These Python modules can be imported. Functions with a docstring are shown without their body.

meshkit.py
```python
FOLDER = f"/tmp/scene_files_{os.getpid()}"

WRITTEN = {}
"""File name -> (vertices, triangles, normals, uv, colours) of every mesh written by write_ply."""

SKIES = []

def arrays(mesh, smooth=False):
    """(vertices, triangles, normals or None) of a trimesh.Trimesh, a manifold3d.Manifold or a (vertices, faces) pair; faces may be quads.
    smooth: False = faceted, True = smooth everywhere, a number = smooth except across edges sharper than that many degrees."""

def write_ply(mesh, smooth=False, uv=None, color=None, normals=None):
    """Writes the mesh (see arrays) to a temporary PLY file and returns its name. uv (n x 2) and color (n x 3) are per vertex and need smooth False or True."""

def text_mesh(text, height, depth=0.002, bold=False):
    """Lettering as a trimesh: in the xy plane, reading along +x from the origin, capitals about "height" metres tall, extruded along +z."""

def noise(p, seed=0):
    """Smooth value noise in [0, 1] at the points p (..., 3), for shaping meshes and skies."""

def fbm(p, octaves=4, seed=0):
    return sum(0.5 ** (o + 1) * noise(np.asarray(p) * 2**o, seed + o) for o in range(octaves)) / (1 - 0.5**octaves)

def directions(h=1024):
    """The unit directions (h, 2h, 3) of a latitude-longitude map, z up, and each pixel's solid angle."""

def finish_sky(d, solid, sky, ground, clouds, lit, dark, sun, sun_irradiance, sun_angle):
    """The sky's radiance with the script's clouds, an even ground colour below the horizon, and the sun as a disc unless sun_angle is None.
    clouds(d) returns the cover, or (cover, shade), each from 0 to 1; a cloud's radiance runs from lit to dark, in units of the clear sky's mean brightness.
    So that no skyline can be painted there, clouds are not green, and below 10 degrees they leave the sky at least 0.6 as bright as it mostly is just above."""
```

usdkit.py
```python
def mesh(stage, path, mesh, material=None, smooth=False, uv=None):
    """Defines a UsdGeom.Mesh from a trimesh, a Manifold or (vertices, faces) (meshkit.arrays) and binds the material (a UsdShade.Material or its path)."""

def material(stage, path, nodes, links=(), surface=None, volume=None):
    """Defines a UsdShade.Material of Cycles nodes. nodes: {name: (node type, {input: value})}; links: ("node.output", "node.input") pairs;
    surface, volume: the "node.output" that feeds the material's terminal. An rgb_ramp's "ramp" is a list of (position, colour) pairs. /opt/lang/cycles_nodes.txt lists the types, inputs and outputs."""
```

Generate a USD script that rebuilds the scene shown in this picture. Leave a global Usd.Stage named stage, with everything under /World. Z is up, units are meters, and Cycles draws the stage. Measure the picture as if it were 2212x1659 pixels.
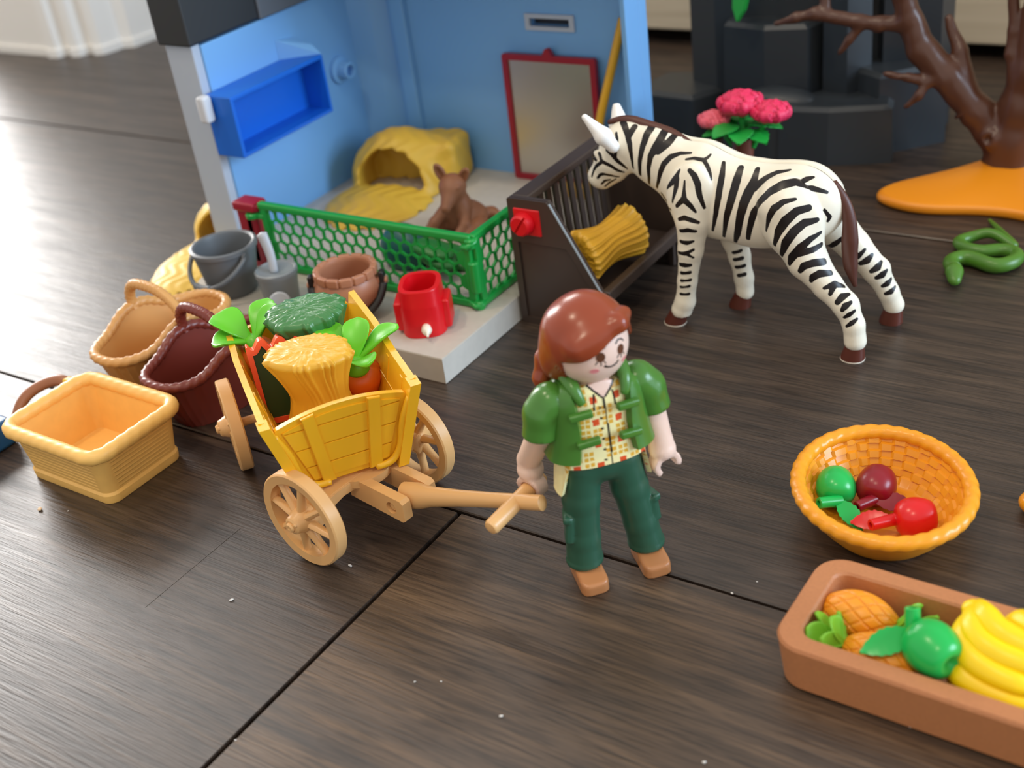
import math, random
import numpy as np, trimesh, manifold3d as m3
from shapely.geometry import Polygon, Point, LineString, box as sbox
from shapely.ops import unary_union
from shapely import affinity
from pxr import Usd, UsdGeom, UsdLux, UsdShade, Sdf, Gf, Vt
import usdkit, meshkit

# Everything is modelled in centimetres in the toys' own frame (x along the floor planks, y towards the cupboard) and written in metres.
CM = 0.01
stage = Usd.Stage.CreateInMemory()
UsdGeom.SetStageUpAxis(stage, 'Z'); UsdGeom.SetStageMetersPerUnit(stage, 1.0)
UsdGeom.Xform.Define(stage, '/World'); UsdGeom.Scope.Define(stage, '/World/Looks')
PI = math.pi

# ---------------------------------------------------------------- camera
def make_camera():
    pitch, roll, yaw = math.radians(30.95), math.radians(8.19), math.radians(-37.0)
    fw = np.array([math.sin(yaw)*math.cos(pitch), math.cos(yaw)*math.cos(pitch), -math.sin(pitch)])
    rt = np.array([math.cos(yaw), -math.sin(yaw), 0.0]); dn = np.cross(fw, rt)
    x = math.cos(roll)*rt + math.sin(roll)*dn; y = -math.sin(roll)*rt + math.cos(roll)*dn
    cam = UsdGeom.Camera.Define(stage, '/World/camera')
    m = Gf.Matrix4d(*x, 0, *(-y), 0, *(-fw), 0, 12.6*CM, -19.6*CM, 19.5*CM, 1)
    cam.AddTransformOp().Set(m)
    cam.CreateHorizontalApertureAttr(36.0); cam.CreateVerticalApertureAttr(27.0)
    cam.CreateFocalLengthAttr(36.0*2650/2212)
    cam.CreateFStopAttr(15.0); cam.CreateFocusDistanceAttr(0.325)
    cam.CreateClippingRangeAttr((0.02, 100.0))
    cam.CreateExposureAttr(EXPOSURE)
EXPOSURE = 0.6
make_camera()

# ---------------------------------------------------------------- light
def rect_light(name, pos, target, w, h, power, color):
    l = UsdLux.RectLight.Define(stage, '/World/' + name)
    p, t = np.array(pos, float), np.array(target, float)
    z = (p-t)/np.linalg.norm(p-t); up = np.array([0, 0, 1.0]) if abs(z[2]) < .95 else np.array([0, 1.0, 0])
    x = np.cross(up, z); x /= np.linalg.norm(x); y = np.cross(z, x)
    l.AddTransformOp().Set(Gf.Matrix4d(*x, 0, *y, 0, *z, 0, *p, 1))
    l.CreateWidthAttr(w); l.CreateHeightAttr(h); l.CreateIntensityAttr(power); l.CreateColorAttr(Gf.Vec3f(*color))
dome = UsdLux.DomeLight.Define(stage, '/World/room_ambience'); dome.CreateIntensityAttr(0.17); dome.CreateColorAttr(Gf.Vec3f(1.0, .97, .93))
rect_light('window_light', (-2.9, 1.75, 1.05), (-.3, .1, 0), 2.3, 1.6, 13.5, (1.0, .975, .95))        # daylight, window at the left
rect_light('window_light_001', (2.3, .6, .8), (0, .1, 0), 1.2, 1.1, 10.0, (.6, .79, 1.0))         # cool daylight, window at the right
def ceiling_lamp(name, pos, r, power):
    l = UsdLux.DiskLight.Define(stage, '/World/' + name); l.AddTranslateOp().Set(Gf.Vec3d(*pos))
    l.CreateRadiusAttr(r); l.CreateIntensityAttr(power); l.CreateColorAttr(Gf.Vec3f(1.0, .84, .62))
ceiling_lamp('ceiling_lamp', (-.75, -.55, 2.35), .075, 130)
ceiling_lamp('ceiling_lamp_001', (.35, -1.2, 2.35), .075, 130)

# ---------------------------------------------------------------- helpers: prims
taken = {}
def numbered(parent, name):
    p = f'{parent}/{name}'; n = taken.get(p, 0); taken[p] = n + 1
    return p if n == 0 else f'{p}_{n:03d}'
def keys(prim, label=None, cat=None, group=None, kind=None):
    for k, v in (('label', label), ('category', cat), ('group', group), ('kind', kind)):
        if v: prim.SetCustomDataByKey(k, v)
    return prim
def rotmat(rz=0, ry=0, rx=0):
    a, b, c = (math.radians(t) for t in (rz, ry, rx))
    Rz = np.array([[math.cos(a), -math.sin(a), 0], [math.sin(a), math.cos(a), 0], [0, 0, 1]])
    Ry = np.array([[math.cos(b), 0, math.sin(b)], [0, 1, 0], [-math.sin(b), 0, math.cos(b)]])
    Rx = np.array([[1, 0, 0], [0, math.cos(c), -math.sin(c)], [0, math.sin(c), math.cos(c)]])
    return Rz @ Ry @ Rx
def thing(name, label, cat, loc=(0, 0, 0), R=None, group=None, kind=None, scale=1.0):
    x = UsdGeom.Xform.Define(stage, numbered('/World', name))
    R = (np.eye(3) if R is None else R) * scale
    x.AddTransformOp().Set(Gf.Matrix4d(*R[:, 0], 0, *R[:, 1], 0, *R[:, 2], 0, *(np.array(loc, float)*CM), 1))
    keys(x.GetPrim(), label, cat, group, kind)
    return str(x.GetPath())
def copy_of(src, label, cat, loc, R=None, group=None, scale=1.0):
    p = thing(src.rsplit('/', 1)[1].rstrip('0123456789').rstrip('_'), label, cat, loc, R, group, None, scale)
    prim = stage.GetPrimAtPath(p); prim.GetReferences().AddInternalReference(src); prim.SetInstanceable(True)
    return p
def obj(name, mesh, mat, parent='/World', smooth=35, label=None, cat=None, group=None, kind=None, paint=None, sdf=None):
    if hasattr(mesh, 'to_mesh'):
        mm = mesh.to_mesh(); mesh = trimesh.Trimesh(mm.vert_properties[:, :3], mm.tri_verts, process=False)
    m = trimesh.Trimesh(np.array(mesh.vertices)*CM, np.array(mesh.faces), process=False)
    path = numbered(parent, name)
    g = usdkit.mesh(stage, path, m, M[mat], smooth=True if (paint is not None or sdf is not None) else smooth)
    api = UsdGeom.PrimvarsAPI(g)
    if paint is not None:
        api.CreatePrimvar('paint', Sdf.ValueTypeNames.Color3fArray, 'vertex').Set(Vt.Vec3fArray.FromNumpy(np.asarray(paint, np.float32)))
    if sdf is not None:
        for k, v in sdf.items():
            api.CreatePrimvar(k, Sdf.ValueTypeNames.FloatArray, 'vertex').Set(Vt.FloatArray.FromNumpy(np.asarray(v, np.float32)))
    keys(g.GetPrim(), label, cat, group, kind)
    return path

# ---------------------------------------------------------------- helpers: materials
def lin(c):
    c = np.array(c, float)/255.0
    return tuple(np.where(c <= .04045, c/12.92, ((c+.055)/1.055)**2.4))
M = {}
def mat(name, nodes, links, surface='p.BSDF'):
    M[name] = usdkit.material(stage, '/World/Looks/' + name, nodes, links, surface)
def plastic(name, rgb, rough=.38, spec=.5, coat=0.0, bump=0.0, bscale=900, var=0.0, vscale=120, rgb2=None, sss=0.0):
    c = lin(rgb); nodes = {'p': ('principled_bsdf', {'base_color': c, 'roughness': rough, 'specular_ior_level': spec, 'coat_weight': coat, 'coat_roughness': .12})}; links = []
    if sss: nodes['p'][1].update({'subsurface_weight': sss, 'subsurface_scale': .002, 'subsurface_radius': (1, .6, .4)})
    if var or bump: nodes['tc'] = ('texture_coordinate', {})
    if var:
        c2 = lin(rgb2) if rgb2 else tuple(x*(1-var) for x in c)
        nodes['n'] = ('noise_texture', {'scale': vscale, 'detail': 5.0, 'roughness': .6})
        nodes['r'] = ('rgb_ramp', {'ramp': [(.35, c2), (.65, c)]})
        links += [('tc.object', 'n.vector'), ('n.fac', 'r.fac'), ('r.color', 'p.base_color')]
    if bump:
        nodes['bn'] = ('noise_texture', {'scale': bscale, 'detail': 2.0})
        nodes['b'] = ('bump', {'strength': bump, 'distance': .0003})
        links += [('tc.object', 'bn.vector'), ('bn.fac', 'b.height'), ('b.normal', 'p.normal')]
    mat(name, nodes, links)
def painted(name, rough=.4, coat=0.0):
    mat(name, {'a': ('attribute', {'attribute': 'paint'}), 'p': ('principled_bsdf', {'roughness': rough, 'coat_weight': coat})}, [('a.color', 'p.base_color')])
def masked(name, base, over, rough=.38, width=.006):
    """base colour with a second colour where the mesh attribute ink is below zero (the printed marks), brown where dip is below zero."""
    e = width*CM
    mat(name, {'a': ('attribute', {'attribute': 'ink'}), 'd': ('attribute', {'attribute': 'dip'}),
               'm': ('map_range', {'from_min': -e, 'from_max': e, 'to_min': 1.0, 'to_max': 0.0, 'clamp': True}),
               'm2': ('map_range', {'from_min': -e, 'from_max': e, 'to_min': 1.0, 'to_max': 0.0, 'clamp': True}),
               'x': ('mix_color', {'a': lin(base), 'b': lin(over)}), 'y': ('mix_color', {'b': lin((66, 36, 28))}),
               'p': ('principled_bsdf', {'roughness': rough, 'specular_ior_level': .4})},
        [('a.fac', 'm.value'), ('d.fac', 'm2.value'), ('m.result', 'x.fac'), ('x.result', 'y.a'), ('m2.result', 'y.fac'), ('y.result', 'p.base_color')])

# ---------------------------------------------------------------- helpers: shapes (all return a trimesh in cm)
def TM(v, f): return trimesh.Trimesh(np.asarray(v, float), np.asarray(f, int), process=False)
def cat(*ms): return trimesh.util.concatenate([m for m in ms if m is not None])
def to_tm(m):
    mm = m.to_mesh(); return TM(mm.vert_properties[:, :3], mm.tri_verts)
def to_m3(t):
    t = trimesh.Trimesh(t.vertices, t.faces); t.merge_vertices()
    return m3.Manifold(m3.Mesh(np.asarray(t.vertices, np.float32), np.asarray(t.faces, np.uint32)))
def moved(m, loc=(0, 0, 0), R=None):
    m = m.copy(); v = np.array(m.vertices)
    if R is not None: v = v @ R.T
    m.vertices = v + np.array(loc, float); return m
def bx(lo, hi):
    lo, hi = np.array(lo, float), np.array(hi, float)
    m = trimesh.creation.box(hi-lo); m.apply_translation((lo+hi)/2); return m
def rbx(lo, hi, r=.06, n=8):
    lo, hi = np.array(lo, float), np.array(hi, float); r = min(r, .49*(hi-lo).min())
    s = m3.Manifold.sphere(r, n); pts = []
    sv = s.to_mesh().vert_properties[:, :3]
    for ix in (0, 1):
        for iy in (0, 1):
            for iz in (0, 1):
                c = np.array([(lo+r, hi-r)[k][j] for j, k in enumerate((ix, iy, iz))]); pts.append(sv + c)
    return to_tm(m3.Manifold.hull_points(np.vstack(pts).tolist()))
def hull(pts):
    return to_tm(m3.Manifold.hull_points([list(map(float, p)) for p in pts]))
def frames(P, closed=False):
    P = np.asarray(P, float)
    if closed: T = np.roll(P, -1, 0) - np.roll(P, 1, 0)
    else: T = np.gradient(P, axis=0)
    T /= np.maximum(np.linalg.norm(T, axis=1, keepdims=True), 1e-9)
    a = np.array([0, 0, 1.0]) if abs(T[0][2]) < .9 else np.array([1.0, 0, 0])
    N = [a - T[0]*(a@T[0])]; N[0] /= np.linalg.norm(N[0])
    for i in range(1, len(P)):
        n = N[-1] - T[i]*(N[-1]@T[i]); N.append(n/np.linalg.norm(n))
    N = np.array(N)
    if closed:
        B = np.cross(T, N); n = N[-1] - T[0]*(N[-1]@T[0]); ang = math.atan2(n@B[0], n@N[0])
        for i in range(len(P)):
            t = -ang*i/len(P); N[i] = math.cos(t)*N[i] + math.sin(t)*np.cross(T[i], N[i])
    return T, N, np.cross(T, N)
def grid_faces(nu, nv, wrap_u, wrap_v):
    f = []
    for i in range(nu if wrap_u else nu-1):
        for j in range(nv if wrap_v else nv-1):
            a, b = i*nv+j, ((i+1) % nu)*nv+j; c, d = ((i+1) % nu)*nv+(j+1) % nv, i*nv+(j+1) % nv
            f += [(a, b, c), (a, c, d)]
    return f
def smooth_path(P, n=60, closed=False):
    from scipy.interpolate import CubicSpline
    P = np.asarray(P, float)
    if closed: P = np.vstack([P, P[:1]])
    d = np.r_[0, np.cumsum(np.maximum(np.linalg.norm(np.diff(P[:, :3], axis=0), axis=1), 1e-6))]
    cs = CubicSpline(d, P, bc_type='periodic' if closed else 'natural')
    return cs(np.linspace(0, d[-1], n, endpoint=not closed))
def tube(P, r, n=12, closed=False, flat=1.0, twist=0, lobes=0, depth=0.0):
    """a round bar along P; flat squashes it across its second axis; twist and lobes make a rope."""
    P = np.asarray(P, float); r = np.broadcast_to(np.asarray(r, float), (len(P),))
    T, N, B = frames(P, closed); th = np.linspace(0, 2*PI, n, endpoint=False); V = []
    for i in range(len(P)):
        rr = r[i]*(1 + depth*np.cos(lobes*(th) + twist*2*PI*i/len(P)))
        V.append(P[i] + np.outer(rr*np.cos(th), N[i])*1.0 + np.outer(rr*np.sin(th)*flat, B[i]))
    V = np.vstack(V); f = grid_faces(len(P), n, closed, True)
    f = [(a, c, b) for a, b, c in f]
    if not closed:
        V = np.vstack([V, P[0] - T[0]*r[0]*.35, P[-1] + T[-1]*r[-1]*.35]); a, b = len(V)-2, len(V)-1; o = (len(P)-1)*n
        for j in range(n):
            k = (j+1) % n; f += [(a, k, j), (b, o+j, o+k)]
    m = TM(V, f); 
    if m.volume < 0: m.invert()
    return m
def lathe(prof, n=48, sx=1.0, sy=1.0, fn=None):
    """profile of (r, z) points, revolved; a closed loop when the ends meet, else the ends run to the axis where r is zero."""
    prof = np.asarray(prof, float); th = np.linspace(0, 2*PI, n, endpoint=False); closed = np.allclose(prof[0], prof[-1])
    if closed: prof = prof[:-1]
    V = []
    for t in th:
        k = fn(t, prof[:, 1]) if fn else 1.0
        V.append(np.c_[prof[:, 0]*k*math.cos(t)*sx, prof[:, 0]*k*math.sin(t)*sy, prof[:, 1]])
    m = TM(np.vstack(V), grid_faces(n, len(prof), True, closed)); m.merge_vertices(); m.update_faces(m.nondegenerate_faces())
    if m.volume < 0: m.invert()
    return m
def prism(poly, z0, z1):
    gs = getattr(poly, 'geoms', [poly]); out = []
    for g in gs:
        m = trimesh.creation.extrude_polygon(g, z1-z0, engine='earcut'); m.apply_translation((0, 0, z0)); out.append(m)
    return cat(*out)
def rrect(w, h, r, n=8):
    return sbox(-w/2+r, -h/2+r, w/2-r, h/2-r).buffer(r, quad_segs=n)
def bevel_prism(poly, z0, z1, b=.04):
    """extrusion whose top and bottom edges are chamfered."""
    lo, hi = poly.buffer(-b), poly
    def ring(p): return np.array(p.exterior.coords)[:-1]
    return cat(prism(hi, z0+b, z1-b), prism(hi.buffer(-b*.45), z0+b*.35, z1-b*.35), prism(lo, z0, z1))
def loft(rings, cap=True):
    """rings: list of (n,3) loops of equal length."""
    n = len(rings[0]); V = np.vstack(rings); f = grid_faces(len(rings), n, False, True)
    if cap:
        V = np.vstack([V, rings[0].mean(0), rings[-1].mean(0)]); a, b = len(V)-2, len(V)-1; o = (len(rings)-1)*n
        for j in range(n):
            k = (j+1) % n; f += [(a, j, k), (b, o+k, o+j)]
    m = TM(V, f)
    if m.volume < 0: m.invert()
    return m
def loop(sx, sy, e=2.0, n=64, cx=0, cy=0, z=0):
    t = np.linspace(0, 2*PI, n, endpoint=False); c, s = np.cos(t), np.sin(t)
    return np.c_[cx + sx*np.sign(c)*np.abs(c)**(2/e), cy + sy*np.sign(s)*np.abs(s)**(2/e), np.full(n, float(z))]
# signed distance modelling: smooth unions of cones and ellipsoids, meshed by surface nets
def cone(p, a, b, ra, rb):
    a, b = np.array(a, float), np.array(b, float); d = b-a
    t = np.clip(((p-a)@d)/max(d@d, 1e-9), 0, 1)
    return np.linalg.norm(p - a - t[:, None]*d, axis=1) - (ra + (rb-ra)*t)
def ell(p, c, r, R=None):
    q = p - np.array(c, float)
    if R is not None: q = q @ R
    r = np.array(r, float); k0 = np.linalg.norm(q/r, axis=1); k1 = np.linalg.norm(q/(r*r), axis=1)
    return k0*(k0-1)/np.maximum(k1, 1e-9)
def sbx(p, c, h, r=.05, R=None):
    q = p - np.array(c, float)
    if R is not None: q = q @ R
    q = np.abs(q) - (np.array(h, float)-r)
    return np.linalg.norm(np.maximum(q, 0), axis=1) + np.minimum(q.max(1), 0) - r
def smin(a, b, k):
    h = np.clip(.5 + .5*(b-a)/k, 0, 1); return b*(1-h) + a*h - k*h*(1-h)
def smax(a, b, k): return -smin(-a, -b, k)
def chain(p, pts, k=.1):
    """pts: (x, y, z, r) along a limb."""
    d = None
    for a, b in zip(pts[:-1], pts[1:]):
        c = cone(p, a[:3], b[:3], a[3], b[3]); d = c if d is None else smin(d, c, k)
    return d
def nets(f, lo, hi, h):
    lo, hi = np.array(lo, float), np.array(hi, float); n = np.ceil((hi-lo)/h).astype(int) + 1
    ax = [lo[k] + h*np.arange(n[k]) for k in range(3)]
    P = np.stack(np.meshgrid(*ax, indexing='ij'), -1).reshape(-1, 3)
    F = np.concatenate([f(P[i:i+400000]) for i in range(0, len(P), 400000)]).reshape(n)
    nc = n-1; cnt = np.zeros(nc); acc = np.zeros((*nc, 3)); sl = lambda d: tuple(slice(d[k], d[k]+nc[k]) for k in range(3))
    I = np.stack(np.meshgrid(*[np.arange(k) for k in nc], indexing='ij'), -1)
    cor = list(np.ndindex(2, 2, 2))
    for a in cor:
        for k in range(3):
            if a[k] == 0:
                b = list(a); b[k] = 1
                fa, fb = F[sl(a)], F[sl(b)]; cross = (fa < 0) != (fb < 0)
                t = np.where(cross, fa/np.where(cross, fa-fb, 1), 0); q = np.zeros((*nc, 3)); q[...] = a; q[..., k] += t
                acc += np.where(cross[..., None], q, 0); cnt += cross
    on = cnt > 0; idx = -np.ones(nc, int); idx[on] = np.arange(on.sum())
    V = lo + h*(I[on] + acc[on]/cnt[on][:, None]); faces = []
    for k in range(3):
        u, v = [j for j in range(3) if j != k]
        s = [slice(1, nc[j]) for j in range(3)]; s[k] = slice(0, nc[k])
        e = [slice(1, nc[j]) for j in range(3)]; e[k] = slice(1, nc[k]+1)
        fa, fb = F[tuple(s)], F[tuple(e)]; cross = (fa < 0) != (fb < 0); neg = (fa < 0)
        def cell(du, dv):
            w = [None]*3; w[k] = slice(0, nc[k]); w[u] = slice(1-du, nc[u]-du); w[v] = slice(1-dv, nc[v]-dv); return idx[tuple(w)]
        a, b, c, d = cell(0, 0), cell(1, 0), cell(1, 1), cell(0, 1); ng = neg if k != 1 else ~neg
        for flip in (True, False):
            m = cross & (ng == flip); q = np.stack([a[m], b[m], c[m], d[m]], 1)
            if not flip: q = q[:, ::-1]
            faces.append(q)
    q = np.vstack(faces); q = q[(q >= 0).all(1)]
    for _ in range(2):      # pull the vertices onto the surface
        e = h*.05; g = np.stack([f(V+e*d) - f(V-e*d) for d in np.eye(3)], 1)/(2*e); val = f(V)
        V = V - np.clip(val, -h*.5, h*.5)[:, None]*g/np.maximum((g*g).sum(1), .3)[:, None]
    m = TM(V, np.vstack([q[:, [0, 1, 2]], q[:, [0, 2, 3]]]))
    if m.volume < 0: m.invert()
    return m
# ---------------------------------------------------------------- materials
def wood_floor(name, tint):
    """dark stained oak: long streaks along x, darker cathedral figure, fine pores."""
    mat(name, {'tc': ('geometry', {}), 'oi': ('object_info', {}),
        'off': ('combine_xyz', {}), 'mul': ('math', {'math_type': 'multiply', 'value2': .37}),
        'addv': ('mix_vector', {}), 
        'm1': ('mapping', {'scale': (11, 190, 60)}), 'n1': ('noise_texture', {'scale': 1.0, 'detail': 6.0, 'roughness': .62, 'distortion': .6}),
        'm2': ('mapping', {'scale': (60, 1150, 200)}), 'n2': ('noise_texture', {'scale': 1.0, 'detail': 3.0, 'roughness': .6}),
        'm3': ('mapping', {'scale': (17, 120, 20), 'rotation': (0, 0, .05)}), 'n3': ('noise_texture', {'scale': 1.0, 'detail': 3.0, 'distortion': 1.4}),
        'r1': ('rgb_ramp', {'ramp': [(.28, lin(tint[0])), (.5, lin(tint[1])), (.72, lin(tint[2]))]}),
        'r2': ('rgb_ramp', {'ramp': [(.36, (.35, .34, .34)), (.5, (1, 1, 1)), (.72, (1.4, 1.37, 1.33))]}),
        'r3': ('rgb_ramp', {'ramp': [(.34, (.42, .42, .44)), (.46, (1, 1, 1))]}),
        'x1': ('mix_color', {'blend_type': 'multiply', 'fac': .75}), 'x2': ('mix_color', {'blend_type': 'multiply', 'fac': .7}),
        'rr': ('map_range', {'from_min': .3, 'from_max': .7, 'to_min': .46, 'to_max': .33}),
        'b': ('bump', {'strength': .45, 'distance': .0004}), 'p': ('principled_bsdf', {'specular_ior_level': .7})},
        [('tc.position', 'm1.vector'), ('tc.position', 'm2.vector'), ('tc.position', 'm3.vector'),
         ('m1.vector', 'n1.vector'), ('m2.vector', 'n2.vector'), ('m3.vector', 'n3.vector'),
         ('n1.fac', 'r1.fac'), ('n2.fac', 'r2.fac'), ('n3.fac', 'r3.fac'), ('r1.color', 'x1.a'), ('r2.color', 'x1.b'), ('x1.result', 'x2.a'), ('r3.color', 'x2.b'),
         ('x2.result', 'p.base_color'), ('n2.fac', 'b.height'), ('b.normal', 'p.normal'), ('n1.fac', 'rr.value'), ('rr.result', 'p.roughness')])
wood_floor('oak', [(42, 33, 28), (63, 50, 41), (84, 67, 54)])
wood_floor('oak_warm', [(44, 34, 28), (74, 58, 45), (104, 82, 62)])
wood_floor('oak_grey', [(41, 33, 29), (61, 49, 41), (82, 67, 55)])
plastic('floor_gap', (14, 11, 10), .9)
plastic('white_paint', (246, 244, 240), .4)
def pale_wood():
    mat('pale_wood', {'tc': ('geometry', {}), 'm': ('mapping', {'scale': (9, 40, 260)}), 'n': ('noise_texture', {'scale': 1.0, 'detail': 4.0, 'distortion': .4}),
        'r': ('rgb_ramp', {'ramp': [(.3, lin((196, 182, 158))), (.7, lin((216, 203, 180)))]}), 'p': ('principled_bsdf', {'roughness': .45})},
        [('tc.position', 'm.vector'), ('m.vector', 'n.vector'), ('n.fac', 'r.fac'), ('r.color', 'p.base_color')])
pale_wood()
plastic('house_blue', (118, 172, 224), .38)
plastic('house_edge', (176, 186, 200), .42)
plastic('roof_dark', (42, 44, 46), .5)
plastic('roof_grey', (92, 98, 106), .5)
plastic('slab_stone', (196, 189, 178), .55, bump=.15, bscale=1500, var=.06, vscale=300)
plastic('tray_blue', (20, 100, 205), .35)
plastic('tab_white', (205, 208, 214), .4)
plastic('slot_dark', (28, 34, 44), .6)
plastic('crimson', (150, 14, 38), .36)
mat('mirror_foil', {'p': ('principled_bsdf', {'base_color': (.55, .52, .47), 'metallic': .9, 'roughness': .28})}, [])
plastic('stick_yellow', (222, 168, 40), .4)
plastic('fence_green', (24, 150, 62), .32)
plastic('bucket_grey', (98, 102, 106), .42)
plastic('can_grey', (132, 138, 142), .36)
plastic('can_light', (176, 182, 190), .34)
plastic('pot_brown', (172, 116, 86), .42)
plastic('handle_black', (30, 28, 28), .4)
plastic('feeder_red', (214, 14, 26), .36)
plastic('nozzle_white', (236, 228, 208), .3)
plastic('manger_brown', (64, 52, 46), .36)
plastic('nest_straw', (214, 172, 58), .5)
plastic('nest_straw_pale', (240, 200, 92), .48)
plastic('fur_brown', (138, 88, 58), .55)
plastic('teal_green', (14, 86, 84), .4)
plastic('leaf_dark', (38, 120, 50), .4)
plastic('basket_tan', (206, 152, 88), .42)
plastic('basket_brown', (118, 48, 36), .34)
plastic('basket_honey', (248, 196, 108), .42, var=.06, vscale=220)
plastic('strap_brown', (150, 92, 58), .4)
plastic('clasp_yellow', (225, 180, 40), .4)
plastic('base_blue', (30, 86, 140), .4)
plastic('cart_yellow', (242, 182, 34), .33)
plastic('wheel_tan', (222, 172, 112), .36)
plastic('sheaf_gold', (226, 172, 48), .42)
plastic('sheaf_green', (64, 122, 66), .3)
plastic('leaf_lime', (104, 196, 42), .34)
plastic('carrot_orange', (232, 106, 28), .36)
plastic('chard_dark', (30, 62, 28), .42)
plastic('chard_rim', (238, 84, 44), .38)
plastic('oval_orange', (240, 158, 34), .3)
plastic('apple_green', (24, 178, 80), .27)
plastic('apple_dark', (138, 18, 34), .3)
plastic('apple_red', (218, 24, 28), .27)
plastic('tray_brown', (186, 122, 78), .5, bump=.25, bscale=2600, var=.1, vscale=1300)
plastic('pineapple_orange', (240, 152, 32), .36)
plastic('frond_green', (122, 190, 48), .4)
plastic('banana_yellow', (250, 212, 6), .36)
plastic('rock_dark', (48, 53, 58), .4, var=.12, vscale=25)
plastic('bark_brown', (84, 52, 38), .32)
plastic('sand_orange', (236, 144, 24), .38)
plastic('snake_green', (74, 122, 36), .36)
plastic('rose_pink', (228, 44, 92), .5)
plastic('rose_pale', (238, 104, 122), .45)
plastic('rose_leaf', (30, 160, 62), .42)
plastic('stem_brown', (108, 58, 44), .45)
plastic('crumb_pale', (226, 196, 160), .7)
plastic('lint_white', (214, 210, 204), .8)
plastic('skin', (240, 204, 186), .38, sss=.15)
plastic('hair_auburn', (142, 61, 33), .25)
plastic('vest_green', (70, 122, 46), .25)
plastic('trouser_green', (44, 86, 66), .36)
plastic('shoe_brown', (182, 122, 76), .34)
plastic('shirt_cream', (240, 224, 160), .36)
plastic('eye_brown', (92, 52, 30), .35)
plastic('ink_black', (24, 20, 22), .4)
plastic('cheek_pink', (226, 138, 140), .45)
painted('shirt_print', .36)
masked('zebra_hide', (244, 236, 216), (26, 20, 20), .36)
plastic('mane_brown', (84, 44, 32), .45)
plastic('hoof_brown', (92, 44, 32), .4)
plastic('hoof_white', (226, 216, 200), .4)

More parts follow.
